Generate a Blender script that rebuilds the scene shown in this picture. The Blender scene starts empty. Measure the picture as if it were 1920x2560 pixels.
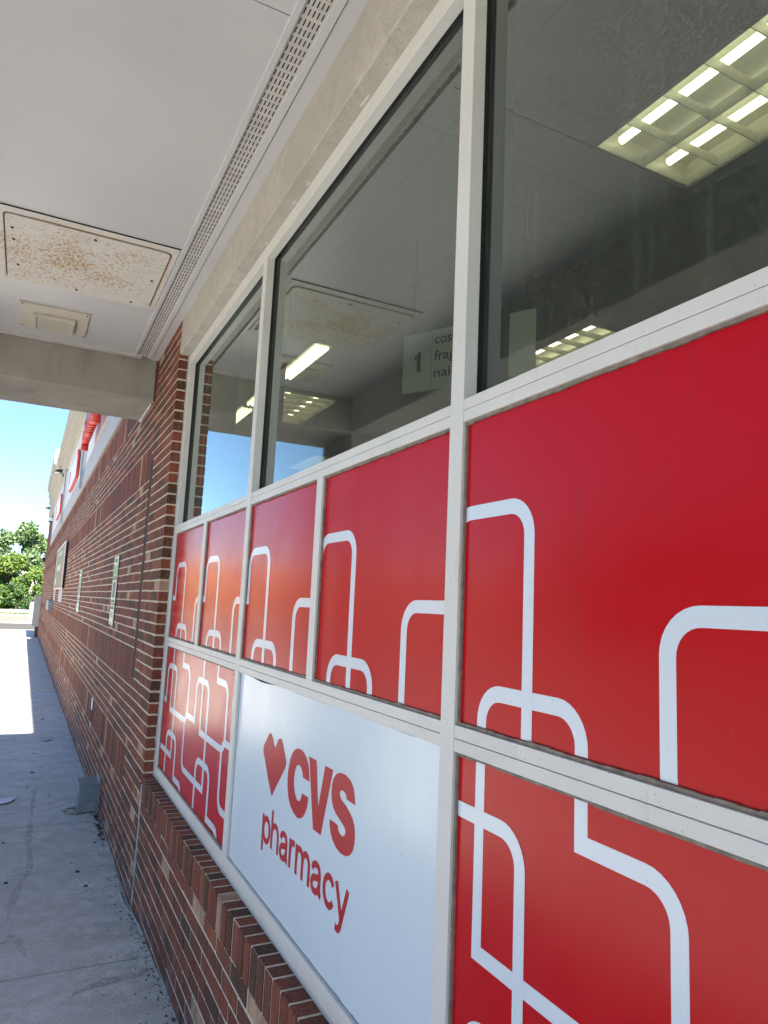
import bpy, bmesh, math, random
from mathutils import Vector, Matrix
random.seed(7)
R_ = math.radians
sc = bpy.context.scene
col = sc.collection

# ------------------------------------------------------------------ camera
cam_d = bpy.data.cameras.new('camera'); cam = bpy.data.objects.new('camera', cam_d); col.objects.link(cam)
r = Vector((0.89089428, -0.45205684, 0.04418134)); dn = Vector((0.10044377, 0.10121499, -0.98978107)); fw = Vector((0.44296549, 0.88622804, 0.13557815))
M = Matrix((r, -dn, -fw)).transposed().to_4x4(); M.translation = Vector((0, 0, 1.8)); cam.matrix_world = M
cam_d.sensor_fit = 'VERTICAL'; cam_d.sensor_height = 36; cam_d.sensor_width = 36
cam_d.lens = 1763.73/2560*36; cam_d.clip_start = .05; cam_d.clip_end = 2000
sc.camera = cam
# ------------------------------------------------------------------ world, sun, exposure
sund = Vector((-.035, 1.07, -1.0)).normalized()          # direction the light travels
w = bpy.data.worlds.new("World"); sc.world = w; w.use_nodes = True
wn = w.node_tree; bg = wn.nodes['Background']
sky = wn.nodes.new('ShaderNodeTexSky'); sky.sky_type = 'NISHITA'; sky.sun_disc = False
sky.sun_elevation = R_(43); sky.sun_rotation = R_(178); sky.air_density = .85; sky.dust_density = .25; sky.ozone_density = 3.0
bg.inputs[1].default_value = .070
# thin procedural clouds mixed into the sky
tc = wn.nodes.new('ShaderNodeTexCoord'); mp = wn.nodes.new('ShaderNodeMapping'); mp.inputs['Scale'].default_value = (1, 1, 2.6)
cn = wn.nodes.new('ShaderNodeTexNoise'); cn.inputs['Scale'].default_value = 2.4; cn.inputs['Detail'].default_value = 6
cr = wn.nodes.new('ShaderNodeMapRange'); cr.inputs['From Min'].default_value = .55; cr.inputs['From Max'].default_value = .8; cr.inputs['To Max'].default_value = .25
cm = wn.nodes.new('ShaderNodeMixRGB'); cm.inputs[2].default_value = (5, 5.2, 5.3, 1)
wn.links.new(tc.outputs['Generated'], mp.inputs[0]); wn.links.new(mp.outputs[0], cn.inputs[0]); wn.links.new(cn.outputs[0], cr.inputs[0])
wn.links.new(cr.outputs[0], cm.inputs[0]); wn.links.new(sky.outputs[0], cm.inputs[1]); tn = wn.nodes.new('ShaderNodeMixRGB'); tn.blend_type = 'MULTIPLY'; tn.inputs[0].default_value = 1; tn.inputs[2].default_value = (.80, .895, .95, 1)
wn.links.new(cm.outputs[0], tn.inputs[1]); wn.links.new(tn.outputs[0], bg.inputs[0])
sl = bpy.data.lights.new('sun', 'SUN'); sl.energy = 5.0; sl.angle = R_(.53); sl.color = (1, .91, .79)
so = bpy.data.objects.new('sun', sl); col.objects.link(so); so.rotation_euler = sund.to_track_quat('-Z', 'Y').to_euler()
sc.view_settings.view_transform = 'Standard'; sc.view_settings.look = 'None'; sc.view_settings.exposure = 2.1; sc.view_settings.gamma = 1
sc.cycles.max_bounces = 9; sc.cycles.diffuse_bounces = 5; sc.cycles.glossy_bounces = 4; sc.cycles.transparent_max_bounces = 16

# ------------------------------------------------------------------ materials
class NT:
    def __init__(s, name, rough=.6, base=(.5, .5, .5), spec=.5, metal=0):
        s.m = bpy.data.materials.new(name); s.m.use_nodes = True; s.t = s.m.node_tree; s.b = s.t.nodes['Principled BSDF']
        s.b.inputs['Roughness'].default_value = rough; s.b.inputs['Base Color'].default_value = (*base, 1)
        s.b.inputs['Specular IOR Level'].default_value = spec; s.b.inputs['Metallic'].default_value = metal
        s.co = None
    def n(s, typ, **k):
        x = s.t.nodes.new('ShaderNode'+typ)
        for a, v in k.items():
            if isinstance(a, str) and hasattr(x, a): setattr(x, a, v)
            else: x.inputs[a].default_value = v
        return x
    def l(s, a, b): s.t.links.new(a, b)
    def pos(s, scale=(1, 1, 1)):
        if not s.co: s.co = s.n('NewGeometry').outputs['Position']
        if scale == (1, 1, 1): return s.co
        mp = s.n('Mapping'); mp.inputs['Scale'].default_value = scale; s.l(s.co, mp.inputs[0]); return mp.outputs[0]
    def noise(s, sc=5, det=5, rough=.55, scale=(1, 1, 1), dist=0):
        x = s.n('TexNoise'); x.inputs['Scale'].default_value = sc; x.inputs['Detail'].default_value = det; x.inputs['Roughness'].default_value = rough
        x.inputs['Distortion'].default_value = dist; s.l(s.pos(scale), x.inputs[0]); return x.outputs[0]
    def rng(s, v, a, b, c=0., d=1.):
        x = s.n('MapRange'); s.l(v, x.inputs[0])
        for i, q in enumerate((a, b, c, d)): x.inputs[i+1].default_value = q
        return x.outputs[0]
    def math(s, op, a, b):
        x = s.n('Math', operation=op)
        for i, q in enumerate((a, b)):
            if isinstance(q, (int, float)): x.inputs[i].default_value = q
            else: s.l(q, x.inputs[i])
        return x.outputs[0]
    def mix(s, f, a, b, mode='MIX'):
        x = s.n('MixRGB', blend_type=mode)
        for i, q in enumerate((f, a, b)):
            if isinstance(q, (int, float)): x.inputs[i].default_value = q
            elif isinstance(q, tuple): x.inputs[i].default_value = (*q, 1)
            else: s.l(q, x.inputs[i])
        return x.outputs[0]
    def color(s, c): s.l(c, s.b.inputs['Base Color']); return s
    def rgh(s, c): s.l(c, s.b.inputs['Roughness']); return s
    def bump(s, h, st=.3, d=.01):
        x = s.n('Bump'); x.inputs['Strength'].default_value = st; x.inputs['Distance'].default_value = d; s.l(h, x.inputs['Height']); s.l(x.outputs[0], s.b.inputs['Normal']); return s
    def xyz(s):
        x = s.n('SeparateXYZ'); s.l(s.pos(), x.inputs[0]); return x.outputs

def simple(name, base, rough=.6, var=.12, sc=6, metal=0, spec=.5, bump=0, bsc=80, bd=.002):
    t = NT(name, rough, base, spec, metal)
    a = tuple(c*(1-var) for c in base); b = tuple(min(1, c*(1+var)) for c in base)
    t.color(t.mix(t.rng(t.noise(sc, 6), .3, .7), a, b))
    if bump: t.bump(t.noise(bsc, 4), bump, bd)
    return t.m
MAT = {}
def brick_mat(name, base, k):
    t = NT(name, .85, base, .3)
    a = t.mix(t.rng(t.noise(60, 5, scale=(1, 1, .12)), .35, .65), tuple(c*.72 for c in base), tuple(c*1.25 for c in base))
    a = t.mix(t.rng(t.noise(9, 3), .35, .7), a, t.mix(.5, a, (.09, .05, .04)))
    a = t.mix(t.rng(t.noise(180, 2), .62, .72), a, (.33, .22, .17))
    # white lime bloom close to the pavement
    z = t.xyz()[2]
    eff = t.math('MULTIPLY', t.rng(z, .30, -.15), t.rng(t.noise(11, 6, .7), .48, .66))
    a = t.mix(t.math('MULTIPLY', eff, .6), a, (.42, .36, .40))
    t.color(a); t.bump(t.noise(140, 4, scale=(1, 1, .35)), .55, .003)
    return t.m
KB = 1.12
BR = [brick_mat('brick_red', (.215, .056, .030), 0), brick_mat('brick_brown', (.135, .040, .024), 1), brick_mat('brick_dark', (0.0734, 0.0335, 0.0174), 2),
      brick_mat('brick_orange', (.27, .082, .036), 3), brick_mat('brick_tan', (.46, .30, .20), 4), brick_mat('brick_maroon', (.165, .037, .024), 5)]
BRW = [32, 28, 16, 5, 3.6, 15]
MAT['mortar'] = simple('mortar', (.56, .49, .385), .95, .18, 30, bump=.4, bsc=200, bd=.002)
MAT['frame'] = None
def frame_mat():
    t = NT('painted_aluminium', .42, (.62, .59, .53), .4)
    a = t.mix(t.rng(t.noise(4, 6), .3, .7), (.60, .60, .58), (.66, .66, .64))
    a = t.mix(t.math('MULTIPLY', t.rng(t.noise(14, 6, .7, scale=(1, 1, .25)), .6, .72), .35), a, (.38, .37, .35))
    a = t.mix(t.rng(t.noise(230, 2), .70, .75), a, (.2, .18, .16))
    t.color(a); t.rgh(t.rng(t.noise(20, 3), .3, .7, .36, .55)); return t.m
MAT['frame'] = frame_mat()
MAT['gasket'] = simple('black_gasket', (.006, .006, .007), .5)
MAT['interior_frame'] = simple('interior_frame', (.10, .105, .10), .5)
MAT['caulk'] = simple('grey_caulk', (.42, .44, .44), .7, .15, 30, bump=.5, bsc=60, bd=.004)
MAT['white_caulk'] = simple('white_caulk', (.66, .64, .58), .65, .1, 40, bump=.5, bsc=50, bd=.003)
MAT['dirt_seal'] = simple('dirty_seal', (.20, .17, .145), .8, .4, 40, bump=.5, bsc=90, bd=.002)
MAT['dark'] = simple('dark_gap', (.02, .015, .013), .9)
def vinyl(name, base, rough, streak):
    t = NT(name, rough, base, .5)
    if 'red' in name: t.b.inputs['Specular IOR Level'].default_value = .19
    dirt = t.rng(t.noise(18, 6, .65, scale=(1, 1, .10)), .56, .74)
    dirt2 = t.rng(t.noise(90, 3), .71, .75)
    a = t.mix(t.math('MULTIPLY', dirt, streak), base, tuple(c*.55+.02 for c in base))
    a = t.mix(t.math('MULTIPLY', dirt2, .35), a, (.12, .03, .03))
    t.color(a); t.rgh(t.rng(t.noise(7, 5), .3, .7, rough*.85, rough*1.25))
    t.bump(t.noise(260, 2), .05, .0006)
    return t.m
MAT['red'] = vinyl('red_vinyl', (.47, .0022, .008), .22, .3)
MAT['white_vinyl'] = vinyl('white_vinyl', (.62, .69, .78), .22, .05)
MAT['white_gloss'] = vinyl('white_panel', (.60, .70, .79), .20, .05)
def concrete(name, base, bd=.004, spots=.5, rust=0, bsc=120, dark=(.12, .11, .10)):
    t = NT(name, .9, base, .25)
    a = t.mix(t.rng(t.noise(2.2, 7), .3, .7), tuple(c*.82 for c in base), tuple(c*1.12 for c in base))
    a = t.mix(t.rng(t.noise(14, 6, .7), .4, .75), a, tuple(c*.78 for c in base))
    a = t.mix(t.math('MULTIPLY', t.rng(t.noise(150, 2), .60, .70), spots), a, dark)
    t.color(a); t.bump(t.noise(bsc, 5), .5, bd); return t
MAT['stucco'] = concrete('stucco', (.49, .465, .42), .008, .6, bsc=160, dark=(.24, .20, .15)).m
def beam_mat():
    t = NT('beam_concrete', .92, (.36, .33, .28), .2)
    a = t.mix(t.rng(t.noise(3, 7), .3, .7), (.28, .27, .245), (.37, .355, .325))
    a = t.mix(t.math('MULTIPLY', t.rng(t.noise(6, 6, .6, scale=(1, 1, .18)), .52, .72), .45), a, (.17, .15, .12))
    a = t.mix(t.rng(t.noise(240, 2), .6, .72), a, (.47, .44, .38))
    t.color(a); t.bump(t.noise(130, 5), .6, .006); return t.m
MAT['beam'] = beam_mat()
def ceil_mat():
    t = NT('painted_soffit', .36, (.62, .60, .585), .5)
    a = t.mix(t.rng(t.noise(1.1, 5), .3, .7), (.50, .505, .52), (.56, .565, .575))
    a = t.mix(t.math('MULTIPLY', t.rng(t.noise(45, 5, .6), .70, .78), .5), a, (.33, .29, .24))
    t.color(a); t.bump(t.noise(1.6, 3), .25, .03); return t.m
MAT['soffit'] = ceil_mat()
def rust_mat():
    t = NT('rusting_panel_paint', .55, (.6, .57, .5), .4)
    x = t.xyz()
    dx = t.math('MULTIPLY', t.math('ADD', x[0], -.02), 2.0); dy = t.math('MULTIPLY', t.math('ADD', x[1], -4.2), 2.4)
    d = t.math('SQRT', t.math('ADD', t.math('MULTIPLY', dx, dx), t.math('MULTIPLY', dy, dy)), 0.)
    thr = t.math('ADD', t.rng(d, 0, 1.25, .50, .655), t.rng(t.noise(5, 4), .35, .65, .05, -.05))
    sp = t.rng(t.math('SUBTRACT', t.noise(62, 3, .55, scale=(1, 1.7, 1)), thr), 0, .03)
    bl = t.rng(t.math('SUBTRACT', t.noise(6, 4), .56), 0, .12)
    a = t.mix(t.math('MULTIPLY', bl, .35), (.62, .605, .57), (.50, .475, .46))
    halo = t.math('MULTIPLY', t.rng(d, .7, .05), t.rng(t.noise(22, 4), .38, .62))
    a = t.mix(t.math('MULTIPLY', halo, .45), a, (.60, .55, .40))
    a = t.mix(sp, a, t.mix(t.noise(40, 2), (.28, .14, .04), (.46, .29, .09)))
    t.color(a); t.bump(sp, .3, .002); return t.m
MAT['rust_panel'] = rust_mat()
MAT['rust'] = simple('rust', (.27, .12, .03), .9, .5, 25, bump=.5)
MAT['rust_dark'] = simple('rust_dark', (.07, .045, .03), .9, .5, 25)
MAT['metal_strip'] = simple('perforated_metal', (.50, .485, .46), .45, .1, 12)
MAT['fixture_paint'] = simple('fixture_paint', (.53, .50, .43), .5, .08, 20)
def lens_mat():
    t = NT('ribbed_lens', .25, (.55, .52, .44), .6)
    x = t.xyz()[1]
    wv = t.math('SINE', t.math('MULTIPLY', x, 520.), 0.)
    t.color(t.mix(t.rng(wv, -1, 1), (.42, .39, .32), (.72, .70, .62))); t.bump(wv, .6, .003); return t.m
MAT['lens'] = lens_mat()
def side_mat():
    t = concrete('sidewalk_concrete', (.70, .70, .66), .009, .7, bsc=75, dark=(.22, .21, .19))
    base = t.b.inputs['Base Color'].links[0].from_socket
    base = t.mix(t.math('MULTIPLY', t.rng(t.noise(4.5, 8, .72), .47, .68), .55), base, (.44, .42, .385))
    base = t.mix(t.math('MULTIPLY', t.rng(t.noise(125, 3, .6), .57, .66), .5), base, (.27, .26, .245))
    x = t.xyz()
    band = t.math('MULTIPLY', t.rng(x[0], .25, .72), t.rng(t.noise(9, 5), .35, .6))
    agg = t.math('MULTIPLY', band, t.rng(t.noise(95, 3, .65), .48, .60))
    a = t.mix(t.math('MULTIPLY', agg, .7), base, (.22, .21, .19))
    a = t.mix(t.math('MULTIPLY', t.rng(t.noise(2.6, 4, dist=.6), .62, .8), .4), a, (.33, .27, .19))
    t.color(a); return t.m
MAT['sidewalk'] = side_mat()
MAT['kerb'] = concrete('kerb_concrete', (.48, .45, .40)).m
MAT['lot'] = concrete('lot_concrete', (.32, .305, .27), .006, .4, bsc=90).m
MAT['asphalt'] = concrete('asphalt', (.10, .098, .092), .006, .4, bsc=90, dark=(.05, .05, .05)).m
MAT['pale_road'] = concrete('pale_concrete', (.23, .215, .18)).m
MAT['joint'] = simple('joint_dirt', (.055, .048, .04), .95, .3, 50)
MAT['paint_white'] = simple('road_paint', (.75, .74, .70), .7, .1, 20)
MAT['paint_blue'] = simple('pale_blue_paint', (.55, .66, .78), .7, .15, 25)
MAT['paper'] = simple('paper', (.80, .82, .85), .8, .05, 20)
MAT['eifs_white'] = simple('white_stucco', (.66, .67, .67), .8, .05, 3)
MAT['eifs_grey'] = simple('grey_stucco', (.40, .42, .45), .8, .05, 3)
MAT['cornice'] = simple('cream_stucco', (.40, .375, .32), .8, .04, 1)
MAT['batten'] = simple('grey_batten', (.30, .32, .34), .6, .06, 5)
MAT['sign_red'] = simple('sign_red', (.62, .035, .02), .4, .1, 4)
MAT['sign_face'] = simple('sign_face', (.80, .72, .78), .35, .04, 4)
MAT['black_paint'] = simple('black_paint', (.015, .015, .017), .4)
MAT['camera_white'] = simple('camera_white', (.75, .75, .75), .4, .03)
MAT['grey_box'] = simple('grey_electrical_paint', (.22, .265, .30), .38, .12, 9, metal=.15)
MAT['grey_box_light'] = simple('worn_grey_paint', (.28, .30, .31), .6, .2, 25)
MAT['cabinet'] = simple('utility_cabinet_paint', (.33, .32, .30), .6, .08, 4)
MAT['blue_box'] = simple('blue_grey_paint', (.22, .31, .38), .6, .08, 3)
MAT['wall_box'] = simple('wall_box_paint', (.20, .245, .27), .55, .08, 6)
MAT['sign_green'] = simple('sign_green', (.10, .42, .16), .5, .1, 20)
MAT['sign_dkgreen'] = simple('sign_dark_green', (.03, .17, .09), .5, .1, 20)
MAT['sign_navy'] = simple('sign_navy', (.03, .07, .14), .5, .1, 20)
MAT['sign_pale'] = simple('sign_pale', (.62, .74, .62), .5, .08, 20)
MAT['banner_green'] = simple('banner_green', (.10, .16, .09), .5, .3, 5)
MAT['banner_pale'] = simple('banner_pale', (.36, .47, .43), .5, .2, 5)
MAT['banner_pink'] = simple('banner_pink', (.34, .15, .12), .5, .2, 5)
MAT['leaf_light'] = simple('leaf_light', (.12, .20, .025), .6, .35, 2)
MAT['leaf_mid'] = simple('leaf_mid', (.055, .12, .02), .6, .35, 2)
MAT['leaf_dark'] = simple('leaf_dark', (.022, .058, .017), .6, .35, 2)
MAT['leaf_yellow'] = simple('leaf_yellow', (.24, .23, .03), .6, .3, 2)
MAT['leaf_pale'] = simple('leaf_pale', (.16, .23, .12), .6, .3, 2)
MAT['bark'] = simple('bark', (.10, .08, .06), .9, .3, 8)
MAT['grass'] = simple('grass', (.07, .13, .025), .9, .4, 3)
MAT['white_wall'] = simple('white_render', (.72, .71, .68), .8, .05, 2)
MAT['barrier'] = simple('pale_barrier', (.36, .35, .31), .85, .08, 2)
MAT['window_dark'] = simple('dark_window', (.05, .055, .06), .3)
MAT['tan_brick'] = simple('tan_brick_far', (.50, .25, .12), .85, .12, .4)
MAT['tile'] = None
def tile_mat():
    t = NT('ceiling_tile', .9, (.33, .34, .33), .2)
    x = t.xyz()
    gx = t.math('LESS_THAN', t.math('PINGPONG', t.math('ADD', x[0], -.25), .32), .006)
    gy = t.math('LESS_THAN', t.math('PINGPONG', t.math('ADD', x[1], -.16), .61), .008)
    g = t.math('MAXIMUM', gx, gy)
    a = t.mix(t.rng(t.noise(2, 3), .3, .7), (.36, .385, .35), (.41, .435, .40))
    a = t.mix(t.rng(t.noise(150, 2), .62, .7), a, (.24, .24, .23))
    t.color(t.mix(t.math('MULTIPLY', g, .3), a, (.2, .2, .19))); return t.m
MAT['tile'] = tile_mat()
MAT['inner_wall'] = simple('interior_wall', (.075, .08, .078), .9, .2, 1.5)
MAT['louver'] = simple('louver_metal', (.58, .56, .47), .35, .04, 5, metal=.2)
MAT['sign_board'] = simple('hanging_sign_board', (.80, .84, .80), .5, .04, 5)
MAT['sign_text'] = simple('dark_lettering', (.035, .045, .045), .5)
def emis(name, c, s):
    t = NT(name, .5, (.1, .1, .1)); t.b.inputs['Emission Color'].default_value = (*c, 1); t.b.inputs['Emission Strength'].default_value = s; return t.m
MAT['tube'] = emis('fluorescent_tube', (1, .93, .60), 1.5)
def glass_mat():
    t = NT('window_glass'); nt = t.t; nt.nodes.remove(t.b)
    out = nt.nodes['Material Output']
    tr = t.n('BsdfTransparent'); tr.inputs[0].default_value = (.50, .58, .52, 1)
    gl = t.n('BsdfGlossy'); gl.inputs['Roughness'].default_value = .03; gl.inputs[0].default_value = (.84, .92, .88, 1)
    di = t.n('BsdfDiffuse'); di.inputs[0].default_value = (.42, .47, .43, 1)
    fr = t.n('Fresnel'); fr.inputs[0].default_value = 1.5
    f1 = t.math('SUBTRACT', 1., t.math('POWER', t.math('SUBTRACT', 1., fr.outputs[0]), 2.7))
    m1 = t.n('MixShader'); t.l(f1, m1.inputs[0]); t.l(tr.outputs[0], m1.inputs[1]); t.l(gl.outputs[0], m1.inputs[2])
    # film of dust plus water-spot specks on the pane
    sp = t.rng(t.noise(120, 4, .78), .46, .66); sp2 = t.rng(t.noise(2.2, 4), .30, .60, .25, 1)
    drip = t.math('MULTIPLY', t.rng(t.noise(30, 4, .6, scale=(1, 1, .04)), .55, .75), .05)
    d = t.math('ADD', drip, t.math('ADD', t.rng(t.noise(1.7, 5, .6, scale=(1, 1, .4)), .35, .7, .025, .06), t.math('MULTIPLY', t.math('MULTIPLY', sp, sp2), .11)))
    m2 = t.n('MixShader'); t.l(d, m2.inputs[0]); t.l(m1.outputs[0], m2.inputs[1]); t.l(di.outputs[0], m2.inputs[2])
    t.l(m2.outputs[0], out.inputs[0]); return t.m
MAT['glass'] = glass_mat()

# ------------------------------------------------------------------ mesh helpers
class MB:
    def __init__(s): s.v = []; s.f = []; s.mi = []
    def face(s, pts, m=0):
        i = len(s.v); s.v += [tuple(p) for p in pts]; s.f.append(tuple(range(i, i+len(pts)))); s.mi.append(m)
    def box(s, x0, x1, y0, y1, z0, z1, m=0, skip=''):
        i = len(s.v); s.v += [(x0,y0,z0),(x1,y0,z0),(x1,y1,z0),(x0,y1,z0),(x0,y0,z1),(x1,y0,z1),(x1,y1,z1),(x0,y1,z1)]
        F = {'b': (0,3,2,1), 't': (4,5,6,7), 'f': (0,1,5,4), 'r': (1,2,6,5), 'k': (2,3,7,6), 'l': (3,0,4,7)}
        for k, q in F.items():
            if k in skip: continue
            s.f.append(tuple(i+a for a in q)); s.mi.append(m)
    def brick(s, x0, x1, y0, y1, z0, z1, m=0, c=.0022, top=False):   # outer face at x0 (towards -x) with worn arrises
        i = len(s.v)
        s.v += [(x0, y0+c, z0+c), (x0, y1-c, z0+c), (x0, y1-c, z1-c), (x0, y0+c, z1-c)]
        s.v += [(x0+c, y0, z0), (x0+c, y1, z0), (x0+c, y1, z1), (x0+c, y0, z1)]
        s.v += [(x1, y0, z0), (x1, y1, z0), (x1, y1, z1), (x1, y0, z1)]
        fs = [(0, 3, 2, 1)]
        for a in range(4):
            b = (a+1) % 4
            fs.append((a, b, 4+b, 4+a)); fs.append((4+a, 4+b, 8+b, 8+a))
        for q in fs: s.f.append(tuple(i+a for a in q)); s.mi.append(m)
    def prism(s, poly, axis, a, b, m=0, mside=None):   # poly in the other two axes
        def P(p, t):
            return {'x': (t, p[0], p[1]), 'y': (p[0], t, p[1]), 'z': (p[0], p[1], t)}[axis]
        s.face([P(p, a) for p in poly], m); s.face([P(p, b) for p in reversed(poly)], m)
        n = len(poly)
        for k in range(n):
            p, q = poly[k], poly[(k+1) % n]; s.face([P(p, a), P(p, b), P(q, b), P(q, a)], m if mside is None else mside)
    def tube(s, p0, p1, r0, r1=None, n=10, m=0, cap=True):
        p0 = Vector(p0); p1 = Vector(p1); r1 = r0 if r1 is None else r1
        d = (p1-p0).normalized(); a = d.orthogonal().normalized(); b = d.cross(a)
        i = len(s.v)
        for P, rr in ((p0, r0), (p1, r1)):
            for k in range(n):
                t = 2*math.pi*k/n; s.v.append(tuple(P+a*math.cos(t)*rr+b*math.sin(t)*rr))
        for k in range(n):
            s.f.append((i+k, i+(k+1) % n, i+n+(k+1) % n, i+n+k)); s.mi.append(m)
        if cap: s.f.append(tuple(i+k for k in reversed(range(n)))); s.mi.append(m); s.f.append(tuple(i+n+k for k in range(n))); s.mi.append(m)
    def build(s, name, mats, parent=None, bevel=0, smooth=False):
        me = bpy.data.meshes.new(name); me.from_pydata(s.v, [], s.f)
        for m in (mats if isinstance(mats, list) else [mats]): me.materials.append(MAT[m] if isinstance(m, str) else m)
        me.polygons.foreach_set('material_index', s.mi)
        if smooth: me.polygons.foreach_set('use_smooth', [True]*len(s.f))
        me.update()
        o = bpy.data.objects.new(name, me); col.objects.link(o)
        if parent: o.parent = parent; o.matrix_parent_inverse = Matrix.Translation(-WL(parent))
        if bevel:
            b = o.modifiers.new('bevel', 'BEVEL'); b.width = bevel; b.segments = 2; b.limit_method = 'ANGLE'
        return o
def WL(o):
    v = Vector(o.location)
    if o.parent: v = v + WL(o.parent) + o.matrix_parent_inverse.translation
    return v
def tag(o, label=None, cat=None, group=None, kind=None):
    if label: o['label'] = label
    if cat: o['category'] = cat
    if group: o['group'] = group
    if kind: o['kind'] = kind
    return o
def thing(name, label, cat, loc, group=None):
    o = bpy.data.objects.new(name, None); col.objects.link(o); o.location = loc; o.empty_display_size = .1
    return tag(o, label, cat, group)
def struct(name, mb, mats, **k): return tag(mb.build(name, mats, **k), kind='structure')
def text_mesh(name, body, y_left, y_right, z_base, x, mat, height=None, xh=None, bold=0, parent=None, fac=None):
    """letters on a plane facing -x (reads towards -y); fac=(origin, xdir) for another plane"""
    cu = bpy.data.curves.new(name, 'FONT'); cu.body = body; cu.size = 1; cu.offset = bold; cu.resolution_u = 6
    ob = bpy.data.objects.new('tmp', cu); col.objects.link(ob)
    bpy.context.view_layer.update()
    me = bpy.data.meshes.new_from_object(ob.evaluated_get(bpy.context.evaluated_depsgraph_get()))
    bpy.data.objects.remove(ob)
    xs = [v.co.x for v in me.vertices]; ys = [v.co.y for v in me.vertices]
    x0, x1 = min(xs), max(xs)
    W = y_right-y_left if fac else y_left-y_right
    sx = W/(x1-x0); sz = (height/(max(ys)-min(ys))) if height else xh/.52
    for v in me.vertices:
        a = (v.co.x-x0)*sx; z = z_base+v.co.y*sz
        if fac: o_, d_ = fac; v.co = (o_[0]+d_[0]*(y_left+a), o_[1]+d_[1]*(y_left+a), z)
        else: v.co = (x, y_left-a, z)
    me.materials.clear(); me.materials.append(MAT[mat]); me.name = name
    o = bpy.data.objects.new(name, me); col.objects.link(o)
    if parent: o.parent = parent; o.matrix_parent_inverse = Matrix.Translation(-WL(parent))
    return o

# ================================================================== SETTING: ground
prof = [(-9, 0), (3.6, 0), (3.87, -.02), (4.3, -.038), (4.86, -.088), (5.3, -.098), (6.9, -.082), (8.5, -.10), (12, -.13), (15, -.155), (20, -.20), (30, -.25), (44.2, -.27)]
def gz(y):
    for (a, b), (c, d) in zip(prof, prof[1:]):
        if a <= y <= c: return b+(d-b)*(y-a)/(c-a)
    return prof[0][1] if y < prof[0][0] else prof[-1][1]
BX, FX, GX, PX = .773, .84, .889, .853
m = MB(); m.box(-900, 900, -400, 1200, -.62, -.60); struct('ground', m, 'grass')
m = MB(); m.box(-80, -4.75, -40, 44.2, -.47, -.42, 0); struct('parking_lot', m, 'lot')
m = MB(); m.box(-80, 60, 44.36, 57.49, -.47, -.421, 0); struct('access_road', m, 'asphalt')
m = MB(); m.box(-80, 60, 57.5, 76, -.47, -.40); struct('road', m, 'pale_road')
m = MB(); m.box(-4.75, -4.6, -20, 44.2, -.47, -.27); m.box(-4.6, 9, 44.2, 44.35, -.47, -.28); struct('kerb', m, 'kerb', bevel=.015)
m = MB(); m.box(-80, 40, 57.5, 57.75, -.41, -.30); m.box(-80, 40, 75.9, 76.1, -.41, -.25); struct('road_kerb', m, 'kerb')
m = MB(); m.box(-4.599, BX+.3, -20, 44.19, -.47, -.36); struct('sidewalk_bed', m, 'joint')
joints = [-9, -6.9, -4.8, -2.7, -.9, .9, 2.45, 4.0, 5.6, 6.66, 8.38, 10.4, 12.8, 15.4, 18.4, 21, 24, 27, 30.4, 33.5, 37, 40.5, 44.19]
m = MB()
for a, b in zip(joints, joints[1:]):
    ya, yb = a+.009, b-.009
    ks = [ya]+[p[0] for p in prof if ya < p[0] < yb]+[yb]
    for xa, xb in ((-4.59, -3.02), (-3.0, -1.46), (-1.44, BX+.03)):
        for k0, k1 in zip(ks, ks[1:]):
            z0, z1 = gz(k0), gz(k1)
            m.face([(xa, k0, z0), (xb, k0, z0), (xb, k1, z1), (xa, k1, z1)])
        for yy in (ya, yb):
            s_ = 1 if yy == yb else -1
            m.face([(xa, yy, gz(yy)), (xb, yy, gz(yy)), (xb, yy+.003*s_, gz(yy)-.03), (xa, yy+.003*s_, gz(yy)-.03)])
struct('sidewalk', m, 'sidewalk')
m = MB()
def crack(pts):
    fine = []
    for (a, b), (c, d) in zip(pts, pts[1:]):
        for k in range(8): fine.append((a+(c-a)*k/8+random.gauss(0, .004), b+(d-b)*k/8+random.gauss(0, .008)))
    for p, q in zip(fine, fine[1:]):
        wd = random.uniform(.0012, .003)*(1+p[1]*.06)
        m.face([(p[0], p[1]-wd, gz(p[1])+.0022), (q[0], q[1]-wd, gz(q[1])+.0022), (q[0], q[1]+wd, gz(q[1])+.0022), (p[0], p[1]+wd, gz(p[1])+.0022)])
crack([(-.02, 4.46), (.06, 4.47), (.13, 4.49)]); crack([(.35, 2.9), (.5, 3.0), (.62, 3.16), (.76, 3.2)]); crack([(-.3, 7.2), (.1, 7.05), (.4, 7.12), (.6, 7.3)]); crack([(.0, 9.4), (.4, 9.3), (.74, 9.5)])
struct('pavement_cracks', m, 'joint')
# marks on the pavement
def blob(m, pts, dz=.003, mi=0):
    m.face([(x, y, gz(y)+dz) for x, y in pts], mi)
def stain_mat(name, c, a, sc=20):
    t = NT(name, .9, c); t.b.inputs['Alpha'].default_value = a
    t.l(t.rng(t.noise(sc, 6, .7), .38, .60, 0, a), t.b.inputs['Alpha']); return t.m
MAT['stain'] = stain_mat('dried_spill', (.26, .245, .23), .30, 30); MAT['moss'] = stain_mat('mossy_stain', (.20, .175, .11), .34, 34)
MAT['gum'] = simple('trodden_gum', (.035, .033, .032), .8); MAT['rust_stain'] = stain_mat('rust_stain', (.30, .17, .07), .8, 9)
m = MB()
blob(m, [(.20, 6.165), (.239, 6.152), (.252, 5.776), (.24, 5.66), (.205, 5.5), (.181, 5.365), (.140, 5.06), (.111, 4.86), (.098, 4.89), (.097, 5.07), (.12, 5.30), (.135, 5.39), (.20, 5.60), (.205, 5.83)])
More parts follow.
